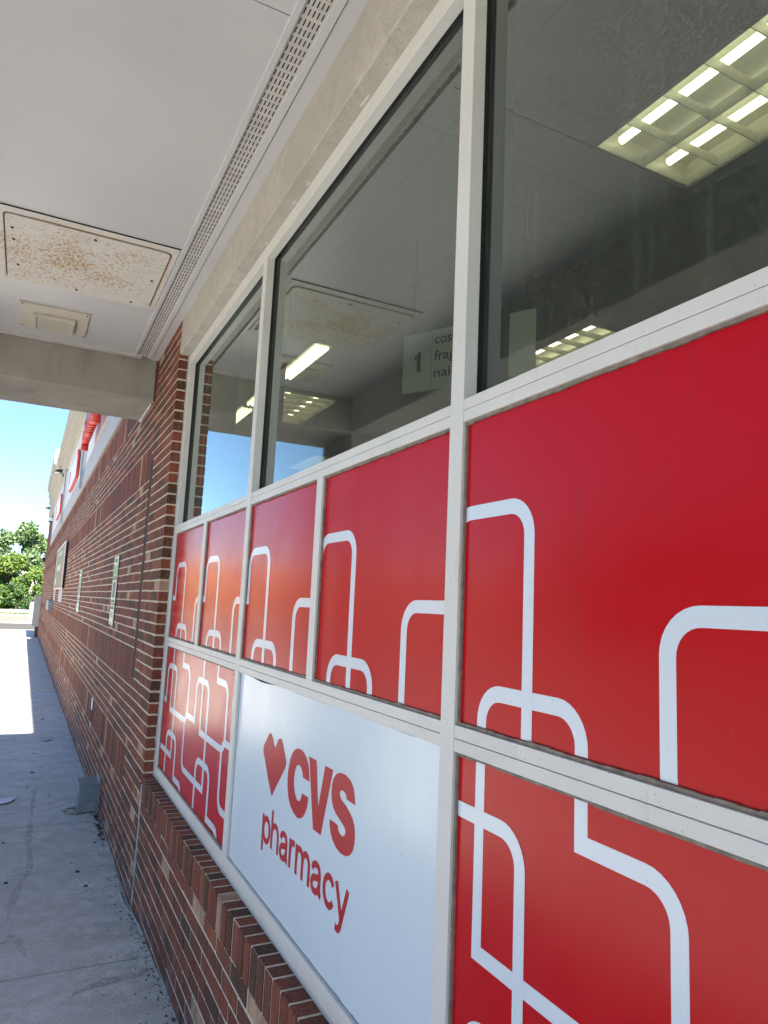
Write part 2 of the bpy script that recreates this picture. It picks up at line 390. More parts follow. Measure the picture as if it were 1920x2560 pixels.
blob(m, [(.105, 4.57), (.114, 4.605), (.170, 4.51), (.182, 4.40), (.195, 4.31), (.199, 4.213), (.185, 4.25), (.160, 4.333), (.141, 4.434)])
blob(m, [(.19, 6.17), (.235, 6.17), (.255, 6.6), (.27, 7.2), (.30, 7.9), (.27, 7.9), (.235, 7.2), (.21, 6.6)])
struct('pavement_spill_stain', m, 'stain')
m = MB(); blob(m, [(.37, 3.70), (.43, 3.735), (.533, 3.75), (.62, 3.77), (.70, 3.77), (.735, 3.85), (.70, 3.88), (.62, 3.835), (.53, 3.83), (.47, 3.80), (.40, 3.77)], .002); struct('pavement_moss_stain', m, 'moss')
m = MB()
for x, y, rr in [(.086, 5.479, .014), (.522, 5.532, .015), (.556, 5.258, .013), (.494, 5.714, .008), (.27, 8.652, .022), (.221, 7.994, .016), (.504, 7.007, .016), (.40, 7.6, .012), (.3, 9.7, .02), (.05, 6.3, .012), (.35, 3.3, .01), (.45, 12.4, .03)]:
    blob(m, [(x+rr*math.cos(k*.785)*random.uniform(.8, 1.25), y+rr*1.5*math.sin(k*.785)*random.uniform(.8, 1.2)) for k in range(8)], .003)
struct('pavement_gum_spots', m, 'gum')
m = MB()
blob(m, [(.50, 6.9), (.60, 6.86), (.74, 6.86), (.74, 7.2), (.60, 7.15), (.52, 7.1)], .0025); blob(m, [(.42, 10.45), (.53, 10.5), (.54, 10.62), (.40, 10.55)], .0025)
blob(m, [(-.5, 21.6), (-.1, 21.7), (-.05, 23), (-.45, 22.9)], .0025)
struct('pavement_rust_stain', m, 'rust_stain')
m = MB(); blob(m, [(.20, 15.38), (BX-.01, 15.52), (BX-.01, 15.72), (.20, 15.56)], .004); struct('pavement_paint_line', m, 'paint_blue')
m = MB()
for x in (-6.1, -9.0, -11.9, -14.8):
    for y in range(-10, 40, 9): m.box(x-.05, x+.05, y, y+5, -.419, -.416)
m.box(-.0, .17, 58.6, 62.5, -.399, -.395); m.box(-30, 30, 48.2, 48.35, -.4205, -.416)
struct('lot_marking', m, 'paint_white')
# leaf litter and grit in the corner of pavement and wall
MAT['grit'] = simple('grit', (.20, .18, .15), .9, .5, 60)
MAT['litter'] = simple('dry_leaf', (.09, .055, .03), .9, .4, 60)
m = MB()
for k in range(900):
    y = random.uniform(1.6, 11) if k % 3 else random.uniform(2.8, 5.4)
    x = BX-.004-abs(random.gauss(0, .03 if k % 4 else .09)); s_ = random.uniform(.0015, .0055)*(1 if k % 9 else 1.7)
    z = gz(y); n = random.choice((3, 4, 5)); a0 = random.random()*6
    base = [(x+s_*math.cos(a0+6.283*i/n), y+s_*1.2*math.sin(a0+6.283*i/n), z+.001) for i in range(n)]
    ap = (x+random.uniform(-.5, .5)*s_, y, z+s_*random.uniform(.6, 1.2)); mi = random.choice((0, 0, 0, 1))
    for i in range(n): m.face([base[i], base[(i+1) % n], ap], mi)
for k in range(60):
    y = random.gauss(6.6, .28); x = BX-.015-abs(random.gauss(0, .035)); s_ = random.uniform(.01, .022); a0 = random.random()*6; z = gz(y)+.004
    m.face([(x+s_*math.cos(a0+1.57*i), y+s_*math.sin(a0+1.57*i), z+random.uniform(0, .014)) for i in range(4)], 1)
tag(m.build('ground_litter', ['grit', 'litter']), kind='stuff')

# ================================================================== BUILDING
bld = thing('store_building', 'long red brown brick shop building with pale fascia and cream cornice', 'building', (BX+.2, 20, 0))
CS = .0706
def rt(dark=1.):
    return random.choices(range(6), BRW)[0]
def courses(m, y0, y1, zlist, x0=BX, depth=.09, off=0., L=.207, gap=.0115, simple_far=16):
    for k, (za, zb) in enumerate(zlist):
        y = y0 - (L/2 if (k+off) % 2 else 0) ; hz = gap/2
        while y < y1-.01:
            a, b = max(y, y0), min(y+L, y1)
            if b-a > .02:
                j = random.uniform(-.0015, .0012); dz = random.uniform(-.0018, .0018)
                ya = a+(gap/2 if a > y0 else 0); yb = b-(gap/2 if b < y1 else 0)
                if a < simple_far: m.brick(x0+j, x0+depth, ya, yb, za+hz+dz, zb-hz+dz, rt())
                else: m.box(x0+j, x0+depth, ya, yb, za+hz, zb-hz, rt(), skip='r')
            y += L
def soldiers(m, y0, y1, za, zb, x0=BX, depth=.09, pitch=.0706, gap=.009):
    y = y0
    while y < y1-.02:
        j = random.uniform(-.0015, .0015)
        m.brick(x0+j, x0+depth, y+gap/2, min(y+pitch, y1)-gap/2, za+gap/2, zb-gap/2, rt(), c=.0022)
        y += pitch
zl = lambda n: 1.567+n*.0708 if n > 0 else 1.567+n*CS
mt = MB()
# wall under the shop window
m = MB(); zs = [.562-.0705*k for k in range(10)]
courses(m, -3.0, 4.733, [(zs[k+1], zs[k]) for k in range(9)], off=0)
y = 4.72
while y > -3:     # rowlock sill, bricks on edge running back under the frame
    j = random.uniform(-.0025, .0025); dz = random.uniform(-.0008, .0008)
    y0_, y1_ = y-.0735+.0062, y-.0062
    za, zb = .562+.005, .697+dz; xf = BX-.003+j; c = .006
    poly = [(xf, za), (xf, zb-c), (xf+c*.35, zb-c*.3), (xf+c, zb), (FX+.02, zb), (FX+.02, za)]
    m.prism(poly, 'y', y1_, y0_, rt())
    y -= .0735
m.build('window_sill_wall', BR, bld)
mt.box(BX+.0028, BX+.15, -3, 4.737, -.2, .563); mt.box(BX+.0008, FX+.03, -3, 4.72, .561, .6958)
# long wall
m = MB()
PJ0, PJ1 = 4.766, 5.545
rows = list(range(-26, 31)); skipc = 5.585
def wallrows(ys, ye, bands):
    for n in rows:
        za, zb = zl(n), zl(n+1)
        inb = any(b0 <= n < b1 for b0, b1 in bands)
        if inb: continue
        courses(m, ys, ye, [(za, zb)], off=n % 2)
    for b0, b1 in bands: soldiers(m, ys, ye, zl(b0), zl(b1))
# pier between window and first control joint
wallr = [n for n in rows]
for n in wallr:
    za, zb = zl(n), zl(n+1)
    if zb < .70: courses(m, 4.805, 5.615, [(za, zb)], off=n % 2)
    else:
        y0j = 4.741
        hasj = 1.20 < za < 2.84
        L1 = .207 if n % 2 else .103
        courses(m, y0j, 5.225, [(za, zb)], off=n % 2, depth=.12)
        courses(m, 5.225, 5.505 if hasj else 5.615, [(za+.0015, zb+.0015)], off=(n+1) % 2)
bands = [(-16, -12), (-6, -2), (16, 20), (26, 30)]
wallrows(5.615, 15.18, bands); wallrows(15.215, 23.9, bands); wallrows(23.94, 38.6, bands)
m.build('brick_wall', BR, bld)
# end block above the fascia end and return wall
m = MB()
for n in range(31, 52): courses(m, 31.9, 38.6, [(1.567+n*.0708, 1.567+(n+1)*.0708)], off=n % 2)
m.build('end_block_wall', BR, bld)
mt.box(BX+.0028, BX+.22, 4.744, 38.595, -.5, 3.78); mt.box(BX+.005, BX+.2, 31.9, 38.59, 3.78, 5.6)
mt.build('mortar', 'mortar', bld)
for bx in ((BX+.0010, BX+.02, 5.505, 5.615, 1.215, 2.875), (BX+.0010, BX+.02, 15.18, 15.215, -.3, 3.7), (BX+.0010, BX+.02, 23.9, 23.94, -.3, 3.7), (BX+.0010, BX+.12, 4.7375, 4.805, -.2, .655)):
    m = MB(); m.box(*bx); m.build('control_joint', 'dark', bld)  # near-flush dark strips; the first has its recess's shade put into the colour
# grey sealant beads
m = MB()
pts = [(BX-.002+random.uniform(-.002, .002), 4.722+random.uniform(-.003, .003), z) for z in [.655, .6, .5, .4, .3, .2, .12, .04, -.06]]
for a, b in zip(pts, pts[1:]): m.tube(a, b, random.uniform(.005, .008), random.uniform(.006, .009), 8)
m.build('sealant', 'caulk', bld, smooth=True); m = MB()
pts = [(BX-.028, 5.10, .0), (BX-.030, 4.95, .0), (BX-.028, 4.80, .0), (BX-.018, 4.68, .0), (BX-.008, 4.60, .0), (BX-.004, 4.45, .0), (BX-.004, 4.27, .0)]
pts = [(a, b, gz(b)+.004) for a, b, c in pts]
for a, b in zip(pts, pts[1:]): m.tube(a, b, random.uniform(.006, .009), random.uniform(.006, .009), 8)
m.build('sealant', 'caulk', bld, smooth=True); m = MB()
pts = [(FX-.002+random.uniform(-.002, .003), 4.742+random.uniform(-.002, .002), .70+k*.0353) for k in range(80)]
for a, b in zip(pts, pts[1:]): m.tube(a, b, random.uniform(.005, .0075), random.uniform(.005, .0075), 7, cap=False)
m.build('sealant', 'caulk', bld, smooth=True)
# body of the building behind the facade
m = MB()
m.box(BX+.221, 22, 14.2, 38.55, -.5, 5.3); m.box(BX+.3, 22, -12, 14.2, 4.35, 5.3); m.box(BX+.1, 21.9, -12, -3.0, -.5, 4.3)
m.box(BX+.201, 9, 31, 38.5, 5.3, 6.6)
m.build('wall_core', 'inner_wall', bld)
# fascia: white field, grey lower band, battens, cornice
m = MB(); m.box(BX-.012, BX+.2, -11.9, 31.85, 4.305, 5.28); m.box(BX-.012, BX+.2, 6.465, 31.85, 4.115, 4.304); m.build('white_fascia', 'eifs_white', bld)
m = MB(); m.box(BX-.020, BX+.2, 6.465, 31.85, 3.745, 4.113); m.build('grey_fascia_band', 'eifs_grey', bld, bevel=.006)
m = MB(); m.box(BX-.022, BX+.1, 6.466, 31.86, 3.726, 3.743); m.build('drip_strip', 'cornice', bld)
for y in (14.0, 21.6):
    m = MB(); m.box(BX-.075, BX-.041, y-.16, y-.05, 3.72, 5.27); m.build('batten', 'batten', bld, bevel=.004)
    m = MB(); m.box(BX-.075, BX-.041, y+.05, y+.12, 4.0, 5.27); m.build('batten', 'batten', bld, bevel=.004)
def cornice(name, y0, y1, steps):
    m = MB()
    for (x, za, zb) in steps: m.box(x, BX+.25, y0, y1, za, zb)
    return m.build(name, 'cornice', bld, bevel=.012)
cornice('cornice', -12, 29.9, [(.70, 5.281, 5.36), (.655, 5.361, 5.47), (.61, 5.471, 5.56), (.56, 5.561, 5.70), (.50, 5.701, 5.90)])
cornice('end_block_cornice', 29.9, 38.75, [(.71, 5.30, 6.2), (.66, 6.201, 6.5), (.60, 6.501, 6.8), (.53, 6.801, 7.25)])
m = MB(); m.box(.56, 1.4, 29.9, 30.3, 7.251, 7.42); m.build('parapet_cap', 'white_wall', bld)
# concrete lintel over the shop window
m = MB()
N = 46
for k in range(N):
    ya = 4.738-(7.7/N)*k; yb = ya-7.7/N
    m.box(BX+.004, FX+.10, yb, ya, 3.436, 3.70)
m2 = MB(); m2.box(BX+.002, FX+.1, -3, 4.738, 3.436, 3.72)
m2.build('lintel', 'stucco', bld, bevel=.006)
m = MB(); pts = [(FX-.010+random.uniform(-.003, .003), 4.72-k*.06, 3.452+random.uniform(-.004, .004)) for k in range(125)]
for a, b in zip(pts, pts[1:]): m.tube(a, b, random.uniform(.010, .016), random.uniform(.010, .016), 7, cap=False)
m.build('lintel_sealant', 'white_caulk', bld, smooth=True)

# ================================================================== CANOPY
can = thing('entrance_canopy', 'pale painted soffit and concrete beams of the canopy over the sidewalk', 'canopy', (-.2, 2, 3.68))
CZ = 3.68
m = MB()
for y0, y1 in ((-7, -2.93), (-2.925, -.47), (-.465, 1.99), (1.995, 5.715)):
    m.box(-.70, .578, y0, y1, CZ, CZ+.05)
m.box(.7215, BX+.01, -7, 5.715, CZ, CZ+.05)
m.build('soffit_ceiling', 'soffit', can)
m = MB(); m.box(.578, .603, -7, 5.66, CZ-.006, CZ+.02); m.box(.684, .7145, -7, 5.66, CZ-.006, CZ+.02); m.box(.7175, .7215, -7, 5.72, CZ-.001, CZ+.02)
m.build('strip_vent_trim', 'soffit', can, bevel=.002)
m = MB(); m.box(.603, .684, -7, 5.66, CZ+.0035, CZ+.02); sv = m.build('strip_vent', 'metal_strip', can)
m = MB(); y = -2; k = 0
while y < 5.62:
    for c in range(5):
        x = .611+c*.0155; m.box(x, x+.0042, y, y+.028, CZ+.0025, CZ+.0034)
    y += .0415; k += 1
    if k % 3 == 0: y += .004
m.build('vent_slots', 'dark', sv)
m = MB()
for y in (5.675,): m.box(-.7, .64, y-.03, y+.02, CZ-.012, CZ+.02)
m.build('end_trim', 'metal_strip', can, bevel=.003)
BZ = 3.357
def slabbed(m, x0, x1, y0, y1, z0, z1): m.box(x0, x1, y0, y1, z0, z1)
m = MB(); m.box(-1.28, BX-.004, 5.712, 6.46, BZ, 4.30); m.build('end_beam', 'beam', can, bevel=.012)
m = MB(); m.box(-1.28, -.70, -7, 5.710, BZ, 4.30); m.build('outer_beam', 'beam', can, bevel=.012)
m = MB(); m.box(-.699, BX+.3, -7, 5.711, 3.80, 4.28); m.build('roof_slab', 'beam', can)
for y in (5.72, -2.5):
    m = MB(); m.box(-1.25, -.72, y, y+.70, -.3, BZ-.002); m.build('pier', 'beam', can, bevel=.01)
# white flashing at the end of the beam
m = MB()
pts = [(BX-.006, 5.74, 3.60), (BX-.008, 5.73, 3.42), (BX-.009, 5.76, 3.35)]
for a, b in zip(pts, pts[1:]): m.tube(a, b, .008, .006, 6)
pts = [(BX-.012, 5.80, 3.349), (BX-.012, 6.0, 3.348), (BX-.012, 6.2, 3.347), (BX-.010, 6.44, 3.349)]
for a, b in zip(pts, pts[1:]): m.tube(a, b, .007, .01, 6)
m.build('beam_sealant', 'white_caulk', can, smooth=True)
# rusty access panel
def rrect(x0, x1, y0, y1, rad, n=5):
    P = []
    for cx, cy, a0 in ((x1-rad, y1-rad, 0), (x0+rad, y1-rad, 90), (x0+rad, y0+rad, 180), (x1-rad, y0+rad, 270)):
        for k in range(n+1):
            a = R_(a0+90*k/n); P.append((cx+rad*math.cos(a), cy+rad*math.sin(a)))
    return P
def ring(m, outer, inner, z, mi=0):
    n = len(outer)
    for k in range(n):
        a, b, c, d = outer[k], outer[(k+1) % n], inner[(k+1) % n], inner[k]
        m.face([(a[0], a[1], z), (b[0], b[1], z), (c[0], c[1], z), (d[0], d[1], z)], mi)
pan = MB(); pan.box(-.306, .570, 3.748, 4.652, CZ-.007, CZ-.0005); ap = pan.build('access_panel', 'rust_panel', can, bevel=.002)
m = MB()
m.prism(rrect(-.277, .531, 3.812, 4.612, .028), 'z', CZ-.0135, CZ-.0072); m.build('access_door', 'rust_panel', ap, bevel=.0015)
m = MB(); ring(m, rrect(-.286, .540, 3.803, 4.621, .034), rrect(-.2775, .5315, 3.8115, 4.6125, .0285), CZ-.0076); m.build('rust_groove', 'rust_dark', ap)
m = MB(); m.box(.5325, .541, 3.85, 4.60, CZ-.0095, CZ-.0078); m.box(-.15, .50, 3.800, 3.806, CZ-.0095, CZ-.0078); m.build('rust_seam', 'rust', ap)
m = MB(); m.box(-.309, .573, 3.742, 3.7475, CZ-.006, CZ-.001); m.build('panel_shadow_gap', 'dark', ap)
for x, y in [(-.245, 3.95), (-.24, 4.08), (.10, 4.58), (.42, 4.585), (.15, 3.86), (.49, 4.2), (-.22, 4.4)]: m = MB(); m.tube((x, y, CZ-.0137), (x, y, CZ-.018), .009, .007, 10); m.build('screw', 'rust_dark', ap)
# recessed light in its plate
lt = thing('soffit_light', 'small square vandal-proof soffit light on its mounting plate by the beam', 'light fixture', (0, 5.2, CZ))
m = MB(); m.box(-.217, .209, 4.982, 5.434, CZ-.012, CZ-.0005); m.build('mounting_plate', 'fixture_paint', lt, bevel=.002)
m = MB()
for x0, x1, y0, y1 in ((-.135, .128, 5.118, 5.135), (-.135, .128, 5.375, 5.392), (-.135, -.112, 5.135, 5.375), (.105, .128, 5.135, 5.375)): m.box(x0, x1, y0, y1, CZ-.035, CZ-.0125)
m.build('bezel', 'fixture_paint', lt, bevel=.003)
m = MB(); m.box(-.1115, .1045, 5.1355, 5.3745, CZ-.028, CZ-.013); m.build('lens', 'lens', lt)
for x in (-.20, .193):
    for y in (5.0, 5.417): m = MB(); m.tube((x, y, CZ-.012), (x, y, CZ-.016), .006, .005, 8); m.build('screw', 'rust_dark', lt)
for y in (5.20, 5.25, 5.30): m = MB(); m.tube((.117, y, CZ-.035), (.117, y, CZ-.038), .004, .003, 6); m.build('screw', 'rust_dark', lt)

# ================================================================== SHOPFRONT WINDOW
win = thing('storefront_window', 'off-white framed shop window with glass above and red and white panels below', 'shop window', (FX, 2, .7))
H0, HT = 3.371, 3.462
H1B, H1G, H1T = 2.2234, 2.250, 2.276
H2B, H2G, H2T = 1.5088, 1.5352, 1.5627
H3B, H3T = .6965, .7676
YM = {'M0': (4.676, 4.737), 'M1': (2.9877, 3.0467), 'M2': (1.3045, 1.3592), 'M3': (-.383, -.328), 'm01': (3.8206, 3.882), 'm12': (2.1422, 2.1946), 'm23': (.455, .507)}
def vmull(name, key, z0, z1, short=False):
    y0, y1 = YM[key]; m = MB(); dz = .0
    m.box(FX, FX+(.06 if short else .035), y0, y1, z0, z1)
    o = m.build(name, 'frame', win, bevel=.0012)
    return o
for key in ('M1', 'M2', 'M3'):
    o = vmull('mullion', key, H3B, H0)
    y0, y1 = YM[key]
    m = MB(); m.box(FX+.0351, FX+.049, y0+.001, y1-.001, H1T-.01, H0+.01); m.build('gasket', 'gasket', o)
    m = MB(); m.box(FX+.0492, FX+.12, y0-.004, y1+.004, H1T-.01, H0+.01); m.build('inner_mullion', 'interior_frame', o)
y0, y1 = YM['M0']
o = vmull('jamb', 'M0', H3B, H0)
m = MB(); m.box(FX+.0351, FX+.049, y0+.001, y1, H1T-.01, H0+.01); m.build('gasket', 'gasket', o)
m = MB(); m.box(FX+.0492, FX+.12, y0-.004, y1, H1T-.01, H0+.01); m.build('inner_mullion', 'interior_frame', o)
m = MB(); m.box(FX+.012, FX+.02, 4.730, 4.80, .69, 3.46); m.build('backer', 'dirt_seal', o)
for key in ('m01', 'm12', 'm23'): vmull('short_mullion', key, H2T, H1B, True)
spans = [('M1', 'M0'), ('M2', 'M1'), ('M3', 'M2')]
for a, b in spans:
    ya, yb = YM[a][1]+.0004, YM[b][0]-.0004
    m = MB(); m.box(FX+.0012, FX+.06, ya, yb, H1B, H1G-.0008); m.box(FX+.0012, FX+.06, ya, yb, H1G+.0008, H1T); m.box(FX+.006, FX+.05, ya, yb, H1G-.001, H1G+.001)
    m.build('window_sill', 'frame', win, bevel=.001)
    m = MB(); m.box(FX+.0012, FX+.06, ya, yb, H2B, H2G-.0008); m.box(FX+.0012, FX+.06, ya, yb, H2G+.0008, H2T); m.box(FX+.006, FX+.05, ya, yb, H2G-.001, H2G+.001)
    m.build('mid_rail', 'frame', win, bevel=.001)
    m = MB(); m.box(FX+.0014, FX+.06, ya, yb, H3B, H3B+.026); m.box(FX+.0012, FX+.06, ya, yb, H3B+.0272, H3T)
    m.build('bottom_rail', 'frame', win, bevel=.001)
m = MB(); m.box(FX, FX+.035, -.7, 4.737, H0+.0003, H0+.034); m.box(FX+.0005, FX+.035, -.7, 4.737, H0+.0352, HT)
hd = m.build('head_frame', 'frame', win, bevel=.001)
m = MB(); m.box(FX+.0351, FX+.049, -.7, 4.737, H0+.001, HT); m.build('gasket', 'gasket', hd)
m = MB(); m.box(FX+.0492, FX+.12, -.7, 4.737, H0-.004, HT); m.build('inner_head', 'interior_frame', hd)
# glass
for (a, b) in spans:
    ya, yb = YM[a][1]-.004, YM[b][0]+.004
    m = MB(); m.face([(GX, yb, H1T-.02), (GX, ya, H1T-.02), (GX, ya, H0+.02), (GX, yb, H0+.02)]); g = m.build('glass_pane', 'glass', win)
# panels
def clip(poly, y0, y1, z0, z1):
    for ax, lim, sg in ((0, y0, 1), (0, y1, -1), (1, z0, 1), (1, z1, -1)):
        out = []
        for i in range(len(poly)):
            p, q = poly[i], poly[(i+1) % len(poly)]
            ip = (p[ax]-lim)*sg >= 0; iq = (q[ax]-lim)*sg >= 0
            if ip: out.append(p)
            if ip != iq:
                t = (lim-p[ax])/(q[ax]-p[ax]); out.append((p[0]+t*(q[0]-p[0]), p[1]+t*(q[1]-p[1])))
        poly = out
        if len(poly) < 3: return []
    return poly
def round_loop(pts, closed=True):
    """pts: (y, z, rounded?) -> list of centre points"""
    out = []; n = len(pts); rad = .060
    for i in range(n):
        y, z, rr = pts[i]
        if not rr or (not closed and i in (0, n-1)): out.append((y, z)); continue
        P = Vector((y, z)); A = Vector(pts[i-1][:2]); B = Vector(pts[(i+1) % n][:2])
        da = (A-P).normalized(); db = (B-P).normalized(); c = P+da*rad+db*rad
        for k in range(9):
            t = k/8*math.pi/2; q = c-da*rad*math.sin(t)-db*rad*math.cos(t); out.append((q.x, q.y))
    return out
HW = .0155
def ribbon(pts, closed=True):
    n = len(pts); L = []; Rr = []
    for i in range(n):
        P = Vector(pts[i]); A = Vector(pts[i-1]) if (closed or i > 0) else None; B = Vector(pts[(i+1) % n]) if (closed or i < n-1) else None
        d1 = (P-A).normalized() if A is not None else None; d2 = (B-P).normalized() if B is not None else None
        if d1 is None: d1 = d2
        if d2 is None: d2 = d1
        n1 = Vector((-d1.y, d1.x)); n2 = Vector((-d2.y, d2.x)); mm = (n1+n2).normalized(); k = HW/max(.3, mm.dot(n1))
        L.append(P+mm*k); Rr.append(P-mm*k)
    qs = []
    for i in range(n if closed else n-1):
        j = (i+1) % n; qs.append([tuple(L[i]), tuple(L[j]), tuple(Rr[j]), tuple(Rr[i])])
    return qs
T = .812
def loops(k):
    s = T*k
    U1 = [(.753+s, 1.52, 1), (.753+s, 1.8085, 1), (.527+s, 1.8085, 0), (.527+s, 2.0145, 1), (.2655+s, 2.0145, 1), (.2655+s, 1.52, 0)]
    P2 = [(.9325+s, 1.643, 1), (.9325+s, 1.4315, 0), (.737+s, 1.4315, 1), (.737+s, 1.1465, 1), (1.2215+s, 1.1465, 0), (1.2215+s, 1.643, 1)]
    P3 = [(.278+s, .90, 0), (.78+s, .90, 1), (.78+s, 1.183, 1), (.548+s, 1.183, 0), (.548+s, 1.396, 1), (.278+s, 1.396, 1)]
    P4 = [(1.25+s, .70, 0), (1.25+s, 1.015, 1), (.968+s, 1.015, 1), (.968+s, .803, 0), (.76+s, .803, 1), (.76+s, .70, 0)]
    return [(U1, True), (P2, True), (P3, True), (P4, False)]
ribs = []
for k in range(-2, 6):
    for i, (lp, cl) in enumerate(loops(k)):
        ribs.append((i+4*(k % 2), ribbon(round_loop(lp, cl), cl)))
def panel(name, ya, yb, z0, z1, mat, label=None):
    m = MB(); m.box(PX, PX+.02, ya-.004, yb+.004, z0-.004, z1+.004); p = m.build(name, mat, win)
    if label: p['label'] = label
    m = MB(); w_ = .007; x0 = PX-.006
    def wob(): return random.uniform(-.0012, .0015)
    if mat == 'white_gloss': w_ = .003; x0 = PX-.002
    seg = 24
    for k in range(seg):
        a = ya+(yb-ya)*k/seg; b = ya+(yb-ya)*(k+1)/seg
        m.box(x0, PX-.0002, a, b, z0, z0+w_+wob()); m.box(x0, PX-.0002, a, b, z1-w_-wob(), z1)
    seg = 16
    for k in range(seg):
        a = z0+w_+(z1-z0-2*w_)*k/seg; b = z0+w_+(z1-z0-2*w_)*(k+1)/seg
        m.box(x0, PX-.0002, ya, ya+w_+wob(), a, b); m.box(x0, PX-.0002, yb-w_, yb, a, b)
    m.build('seal', 'dirt_seal' if mat == 'red' else 'batten', p)
    if mat == 'red':
        m = MB()
        for i, qs in ribs:
            for q in qs:
                c = clip(q, ya+.008, yb-.006, z0+.008, z1-.008)
                if c: m.face([(PX-.0003-.00012*i, y, z) for y, z in c])
        m.build('stripe_pattern', 'white_vinyl', p)
    return p
tops = [('m01', 'M0', 'upper red panel beside the brick jamb'), ('M1', 'm01', 'second upper red panel from the brick jamb'), ('m12', 'M1', 'third upper red panel with one tall white loop'), ('M2', 'm12', 'fourth upper red panel left of the wide mullion'), ('m23', 'M2', 'large red panel right of the wide mullion'), ('M3', 'm23', None)]
for a, b, lb in tops: panel('red_panel', YM[a][1], YM[b][0], H2T, H1B, 'red', lb)
panel('red_panel', YM['M1'][1], YM['M0'][0], H3T, H2B, 'red', 'lower red panel with crossing white loops and a torn corner')
panel('red_panel', YM['M3'][1], YM['M2'][0], H3T, H2B, 'red', 'lower red panel right of the white sign panel')
wp = panel('sign_panel', YM['M2'][1], YM['M1'][0], H3T, H2B, 'white_gloss', 'white panel with red heart, CVS and pharmacy lettering')
MAT['letter_red'] = simple('letter_red', (.42, .006, .014), .3, .04, 3, spec=.35)
def tri(poly):
    bm = bmesh.new(); vs = [bm.verts.new((PX-.0006, y, z)) for y, z in poly]; f = bm.faces.new(vs); bmesh.ops.triangulate(bm, faces=[f]); return bm
S_ = [(1.7988,1.2721),(1.8086,1.2984),(1.8171,1.314),(1.8367,1.3272),(1.8699,1.3351),(1.9076,1.3329),(1.9356,1.3234),(1.9535,1.3082),(1.9634,1.289),(1.965,1.2642),(1.9598,1.2449),(1.9476,1.2294),(1.926,1.2167),(1.8958,1.2084),(1.8713,1.2008),(1.8589,1.1954),(1.8547,1.1878),(1.857,1.1801),(1.8632,1.1744),(1.8766,1.1705),(1.8935,1.1731),(1.9055,1.1804),(1.9089,1.1912),(1.9689,1.1913),(1.966,1.1744),(1.9576,1.1583),(1.9402,1.1414),(1.9141,1.1293),(1.8846,1.124),(1.8569,1.1256),(1.8391,1.1294),(1.8178,1.1387),(1.8022,1.1547),(1.7938,1.1761),(1.7931,1.1985),(1.7988,1.2175),(1.8117,1.233),(1.8309,1.2436),(1.8597,1.2556),(1.8887,1.2627),(1.9015,1.2686),(1.9059,1.2767),(1.9012,1.2851),(1.8898,1.2891),(1.8756,1.2885),(1.8633,1.2834),(1.8572,1.2723)]
HE = [(2.4946,1.1244),(2.5518,1.179),(2.6007,1.2352),(2.6179,1.2487),(2.6218,1.2625),(2.618,1.2753),(2.6046,1.2899),(2.584,1.3081),(2.5675,1.3254),(2.553,1.3327),(2.537,1.3319),(2.5262,1.3255),(2.5108,1.3117),(2.4919,1.2913),(2.477,1.3039),(2.4621,1.3228),(2.4488,1.3309),(2.4382,1.3335),(2.4249,1.3329),(2.4132,1.3248),(2.3968,1.3074),(2.379,1.2885),(2.3673,1.2752),(2.3648,1.2625),(2.3711,1.2479),(2.4006,1.217),(2.4496,1.17)]
C_ = [(2.144,1.2544),(2.2013,1.2548),(2.2046,1.2665),(2.2144,1.2769),(2.2281,1.2834),(2.2453,1.2841),(2.2592,1.279),(2.27,1.2672),(2.2768,1.2508),(2.2798,1.2309),(2.2761,1.2105),(2.2665,1.1937),(2.2512,1.1805),(2.2375,1.1752),(2.2262,1.1755),(2.2135,1.1816),(2.2045,1.1941),(2.1992,1.2067),(2.1439,1.207),(2.1453,1.1906),(2.1524,1.1727),(2.1658,1.153),(2.1815,1.1387),(2.2053,1.1278),(2.2346,1.1234),(2.268,1.1301),(2.2999,1.1429),(2.3219,1.1631),(2.3368,1.1919),(2.3417,1.2213),(2.3387,1.2525),(2.3265,1.2857),(2.3044,1.3119),(2.2838,1.3256),(2.2603,1.3328),(2.234,1.3357),(2.2084,1.3326),(2.1823,1.3231),(2.1615,1.3067),(2.149,1.2848)]
V_ = [(2.156,1.3288),(2.092,1.3288),(2.0605,1.201),(2.021,1.3288),(1.961,1.3288),(2.029,1.1285),(2.092,1.1285)]
def poly_mesh(name, polys, parent, mat='letter_red'):
    me = bpy.data.meshes.new(name); out = bmesh.new()
    for p in polys:
        vs = [out.verts.new((PX-.0006, y, z)) for y, z in p]; f = out.faces.new(vs); f.normal_update(); bmesh.ops.triangulate(out, faces=[f], ngon_method='EAR_CLIP')
    out.to_mesh(me); me.materials.append(MAT[mat]); o = bpy.data.objects.new(name, me); col.objects.link(o)
    o.parent = parent; o.matrix_parent_inverse = Matrix.Translation(-WL(parent)); return o
poly_mesh('heart_emblem', [HE], wp); poly_mesh('large_lettering', [C_, V_, S_], wp)
def catmull(P, n=7):
    if len(P) < 3: return P
    Q = [P[0]]+P+[P[-1]]; out = []
    for i in range(1, len(Q)-2):
        for k in range(n):
            t = k/n; a, b, c, e = Q[i-1:i+3]
            out.append(tuple(.5*((2*b[j])+(-a[j]+c[j])*t+(2*a[j]-5*b[j]+4*c[j]-e[j])*t*t+(-a[j]+3*b[j]-3*c[j]+e[j])*t**3) for j in (0, 1)))
    return out+[P[-1]]
def ell(cx, cy, rx, ry, a0, a1, n=28):
    return [(cx+rx*math.cos(R_(a0+(a1-a0)*k/n)), cy+ry*math.sin(R_(a0+(a1-a0)*k/n))) for k in range(n+1)]
